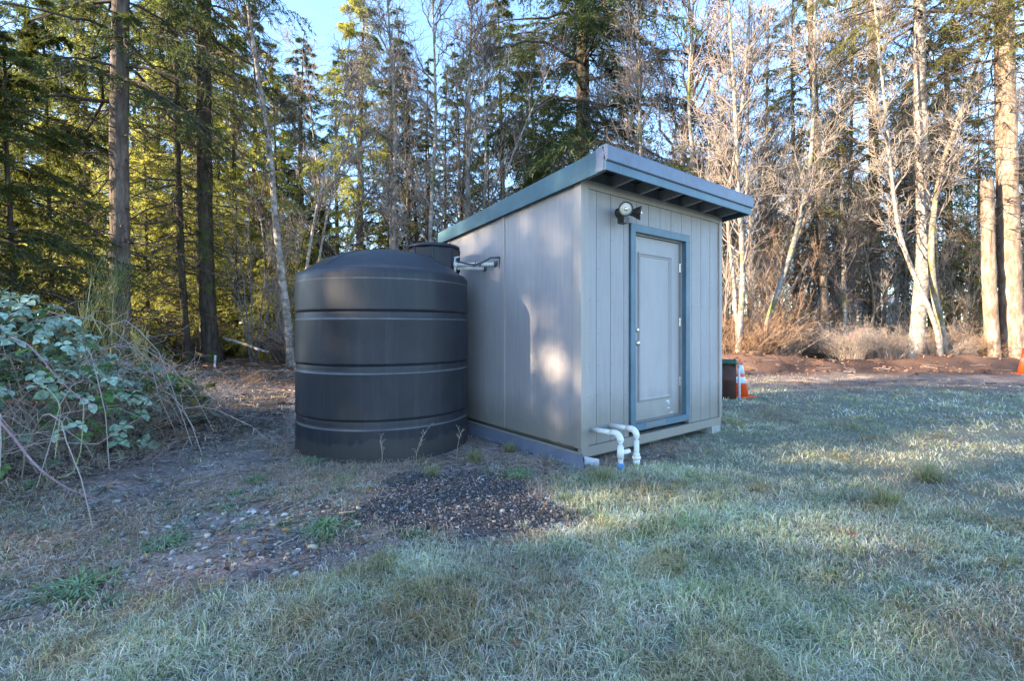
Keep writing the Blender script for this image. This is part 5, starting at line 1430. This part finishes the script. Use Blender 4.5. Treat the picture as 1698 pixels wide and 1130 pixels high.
litter(9000, 8.0, 20, .30, .008, lambda x, y: np.maximum(np.maximum(masks(x, y)[5], masks(x, y)[0]) * .8, masks(x, y)[3] * .12), LC + [(.34, .17, .09)], 'twig_litter', 'fallen twigs on the path and wood floor')
# dead leaves on the soil
def leaf_litter(n, r0, r1, s0, fn, cols, label, name='leaf_litter'):
    x, y = soilpts(n, r0, r1, fn); m_ = len(x); z = ground_z(x, y) + .012
    c0 = np.stack([x, y, z], -1); a_ = rng.random(m_) * 6.28; d = norm(np.stack([np.cos(a_), np.sin(a_), rng.normal(size=m_) * .35], -1)); p = norm(np.cross(d, np.array([0, 0, 1.]) + rng.normal(size=(m_, 3)) * .3))
    s_ = s0 * rng.uniform(.5, 1.3, m_)[:, None]
    V = np.stack([c0 - d * s_, c0 + p * s_ * .6 + [0, 0, .006], c0 + d * s_, c0 - p * s_ * .6 + [0, 0, .006]], 1).reshape(-1, 3)
    c = np.repeat(np.array(cols)[rng.integers(0, len(cols), m_)] * rng.uniform(.6, 1.2, (m_, 1)), 4, 0)
    tag(link(name, npmesh(name, V, None, np.arange(4 * m_).reshape(-1, 4), c), mat=M['vleaf']), label, 'leaf litter', kind='stuff')
leaf_litter(14000, 2.0, 8.0, .020, lambda x, y: np.maximum(masks(x, y)[2], masks(x, y)[0] * .4) * (1 - masks(x, y)[1] * .95), [(.15, .11, .10), (.25, .18, .15), (.42, .40, .42), (.30, .16, .09), (.09, .07, .06)], 'dead leaves on the dark soil')
leaf_litter(16000, 8, 24, .05, lambda x, y: np.maximum(masks(x, y)[5], masks(x, y)[0] * .6), [(.22, .12, .07), (.30, .18, .11), (.12, .08, .055), (.36, .24, .17)], 'dead leaves on the wood floor')
leaf_litter(30000, 1.8, 9.0, .012, lambda x, y: masks(x, y)[0] * sstep(.47, .56, fbm(x * 2.2 + 31, y * 2.2, 3)) * (1 - masks(x, y)[1]), [(.20, .28, .16), (.34, .42, .34), (.44, .50, .44), (.13, .19, .08)], 'small frosted weeds creeping over the soil', 'creeping_weeds')
# little rosettes of frosted weeds all over the stony soil, too many to count
xr, yr = soilpts(3600, 1.9, 6.5, lambda x, y: masks(x, y)[0] * (1 - masks(x, y)[1]) * sstep(.42, .60, fbm(x * 1.5 + 61, y * 1.5 + 9, 3)))
ir = np.repeat(np.arange(len(xr)), 46); nr_ = len(ir); ar = rng.random(nr_) * 6.283; sr = (.5 + rng.random(len(xr)) ** 2 * 1.3)[ir]; qr = np.abs(rng.normal(size=nr_)) * .028 * sr
colr_ = np.array([(.22, .32, .20), (.34, .44, .36), (.44, .52, .46), (.17, .27, .12), (.40, .38, .30)])[rng.integers(0, 5, len(xr))][ir] * rng.uniform(.7, 1.25, (nr_, 1))
Vr, Tr, Qr, Cr = blades(xr[ir] + qr * np.cos(ar), yr[ir] + qr * np.sin(ar), .042 * sr * rng.uniform(.5, 1.2, nr_), .0026 * sr, colr_, rng.uniform(.6, 1.15, nr_), 2, ar)
tag(link('frosted_weeds', npmesh('frosted_weeds', Vr, Tr, Qr, Cr), mat=M['grass']), 'small frosted weed rosettes dotted over the stony soil', 'weeds', kind='stuff')
# weeds that stand out, each its own plant
def tuft(px, py, kind, label, s_=1.0):
    gx_, gy_ = G(px, py); root = tag(empty('grass_tuft' if kind == 'grass' else 'weed', (gx_, gy_, 0)), label, 'grass tuft' if kind == 'grass' else 'weed')
    n = 150 if kind == 'grass' else 320
    r_ = np.abs(rng.normal(size=n)) * (.035 if kind == 'grass' else .05) * s_; a_ = rng.random(n) * 6.28
    x = gx_ + r_ * np.cos(a_); y = gy_ + r_ * np.sin(a_)
    if kind == 'grass':
        cc = np.array([(.20, .24, .08), (.30, .31, .14), (.38, .33, .2), (.26, .32, .2)])[rng.integers(0, 4, n)]
        V, T, Q, C = blades(x, y, .17 * s_ * rng.uniform(.5, 1.2, n), np.full(n, .0022), cc, rng.uniform(.2, .9, n), 2, a_)
    else:
        cc = np.array([(.11, .20, .08), (.20, .32, .16), (.26, .38, .26)])[rng.integers(0, 3, n)]
        V, T, Q, C = blades(x, y, .06 * s_ * rng.uniform(.5, 1.2, n), np.full(n, .0035 * s_), cc, rng.uniform(.5, 1.1, n), 2, a_)
    V = V - np.array((gx_, gy_, 0)); link('blades' if kind == 'grass' else 'leaves', npmesh('blades', V, T, Q, C), root, M['grass'])
tuft(787, 768, 'grass', 'yellow-green grass tuft against the right foot of the tank', 1.2)
tuft(845, 750, 'grass', 'grass tuft at the foot of the slate board beside the shed', .9)
tuft(718, 790, 'grass', 'bright yellowish grass tuft between the tank and the gravel heap', .8)
tuft(570, 800, 'weed', 'bright green weed left of the gravel heap, in front of the tank', 1.1)
tuft(540, 882, 'weed', 'large feathery green weed at the left end of the gravel heap', 1.6)
tuft(520, 768, 'weed', 'leafy green weed at the left foot of the tank', 1.5)
tuft(420, 800, 'weed', 'small frosted weed in the straw left of the tank', 1.0)
tuft(270, 905, 'weed', 'pale frosted weed among the coloured stones', 1.3)
tuft(130, 980, 'weed', 'yellow-green low weed mat at the lower left of the stones', 1.7)
tuft(860, 790, 'weed', 'frosted weed patch between the gravel heap and the slate board', 1.5)
tuft(1465, 840, 'grass', 'long tan grass tuft in the middle of the right lawn', 1.5)
tuft(1540, 800, 'grass', 'sunlit blond grass tuft on the right lawn', 1.5)
tuft(1000, 800, 'grass', 'ragged grass tuft just below the two white pipes', 1.1)
# dry seed stalks in front of the tank
for (px, py, h, nm) in ((690, 772, .30, 'branching dry weed stalk before the right half of the tank'), (632, 775, .24, 'dry bent weed stalk before the middle of the tank'), (588, 770, .17, 'short zigzag dry stalk before the left half of the tank'), (757, 765, .26, 'thin dry stalk at the right edge of the tank')):
    gx_, gy_ = G(px, py); mn = smooth_path([(0, 0, -.02), (rng.normal() * .02, 0, h * .5), (rng.normal() * .05, 0, h)], 8)[None]
    B_, Lb = spawn(mn, 7, .3, 1, lambda t: h * .35 + 0 * t, .6, .4, 4, .05, .06); C2, Lc = spawn(B_, 3, .4, 1, lambda t: h * .12 + 0 * t, .7, .2, 3, 0, .05)
    root = tag(empty('dry_stalk', (gx_, gy_, gz(gx_, gy_))), nm, 'dry stalk')
    link('stalk', tube_mesh('stalk', [(mn, np.linspace(.0028, .0018, 8)[None], 5), (B_, taper(Lb, 4, .0018, .0014), 3), (C2, taper(Lc, 3, .0016, .0012), 3)]), root, M['twigpale'])
# fallen maple leaves on the lawn
M['deadleaf'] = leaf_mat('dead_leaf', (.20, .115, .075), .2, None, .3, scale=20)
for (px, py, nm) in ((1058, 807, 'orange-brown dead leaf in the grass below the pipes'), (992, 848, 'brown dead leaf standing in the grass right of the gravel heap'), (1249, 824, 'orange dead leaf on the lawn below the concrete block'), (855, 1082, 'curled brown dead leaf in the nearest grass'),
                     (940, 987, 'small brown dead leaf in the middle of the near lawn'), (1412, 897, 'dark red-brown dead leaf on the right lawn'), (598, 868, 'brown dead leaf at the left edge of the gravel'), (905, 850, 'pinkish dead leaf on the right end of the gravel'), (852, 957, 'pale brown dead leaf below the gravel heap')):
    gx_, gy_ = G(px, py); k5 = 5; V = [(0, 0, .004)]; 
    for q in range(10):
        an = q * math.pi / 5; rr_ = (.030 if q % 2 == 0 else .016) * (.8 + .4 * rng.random()); V.append((rr_ * math.cos(an), rr_ * math.sin(an), .012 * rng.random() + .010 * (q % 2 == 0)))
    a = Acc(); a.add(V, T=[(0, 1 + q, 1 + (q + 1) % 10) for q in range(10)]); a.tube([(-.01, 0, .004), (-.035, .01, .0), (-.05, .0, .008)], .0010, 3, cap=False)
    o = tag(link('fallen_leaf', a.mesh('fallen_leaf'), mat=M['deadleaf']), nm, 'dead leaf'); o.location = (gx_, gy_, gz(gx_, gy_) + .035); o.rotation_euler = (R(-35) + rng.normal() * .3, rng.normal() * .3, rng.random() * 6)
# a bleached stick on the gravel's left end
gx_, gy_ = G(575, 855); a = Acc(); a.tube([(-.05, -.01, .012), (.05, .015, .014)], .005, 6); o = tag(link('stick', a.mesh('stick', True), mat=M['stake']), 'short bleached stick at the left end of the gravel heap', 'stick'); o.location = (gx_, gy_, gz(gx_, gy_))
print('tris', sum(len(m.polygons) for m in bpy.data.meshes))

# ------------------------------------------------------------------ say which of the like trees each one is
MARKS = [(-9999, 'beyond the left edge of the picture'), (0, 'at the left edge of the picture'), (60, 'left of the leftmost big trunk'), (180, 'right of the leftmost big trunk'), (280, 'by the thick fir with mossy foot'),
         (360, 'between thick fir and leaning birch'), (470, 'above the left half of the tank'), (570, 'above the right half of the tank'), (680, 'above the tank neck'), (790, 'over the low end of the roof'),
         (900, 'over the raised corner of the roof'), (1010, 'over the front eave of the shed'), (1195, 'behind the well casing'), (1255, 'behind the orange thicket'), (1340, 'by the grey-brown fir'), (1400, 'left of the dark straight fir'),
         (1452, 'right of the dark straight fir'), (1510, 'by the bowed two-toned trunk'), (1580, 'left of the broken snag'), (1640, 'by the broad sunlit trunk'), (1698, 'beyond the right edge of the picture')]
ORD = ['nearest', 'second nearest', 'third nearest', 'fourth nearest', 'fifth nearest', 'sixth nearest', 'seventh nearest', 'eighth nearest', 'ninth nearest', 'tenth nearest', 'eleventh nearest', 'twelfth nearest']
BASE = {'hemlocks in the left wood': 'feathery green hemlock', 'sunlit hemlocks behind the dark trunks': 'sunlit yellow-green hemlock', 'tall firs deep in the wood': 'tall dark fir', 'thin spruces left of the shed roof': 'thin sparse spruce',
        'conifers among the alders': 'conifer among alders', 'bare alders behind the tank and shed': 'slender bare alder', 'bare alders in the right wood': 'bare sunlit alder', 'vine maples along the right wood edge': 'many-stemmed vine maple',
        'vine maples behind the tank': 'many-stemmed bare vine maple', 'brush shrubs behind the dirt berm': 'low orange-brown brush', 'tall orange thicket behind the well casing': 'tall orange thicket', 'shrubs at the foot of the left wood': 'low shrub',
        'tangles of dead stalks beside the brambles': 'tangle of dead stalks', 'far conifers': 'far conifer closing the view', 'far bare trees': 'far bare tree', 'undergrowth shrubs far back': 'undergrowth shrub far back'}
bins = {}
for o in col.objects:
    g_ = o.get('group')
    if g_ in BASE and o.parent is None:
        px = 849 + F * o.location.x / o.location.y
        mk = [m_ for lo, m_ in MARKS if px >= lo][-1]
        bins.setdefault((g_, mk), []).append(o)
for (g_, mk), os_ in bins.items():
    if mk.startswith('beyond'): 
        for o in os_: o['label'] = BASE[g_] + ' ' + mk
        continue
    os_.sort(key=lambda o: o.location.y)
    for i, o in enumerate(os_):
        o['label'] = BASE[g_] + ' ' + mk + (', %s there' % ORD[min(i, 11)] if len(os_) > 1 else '')
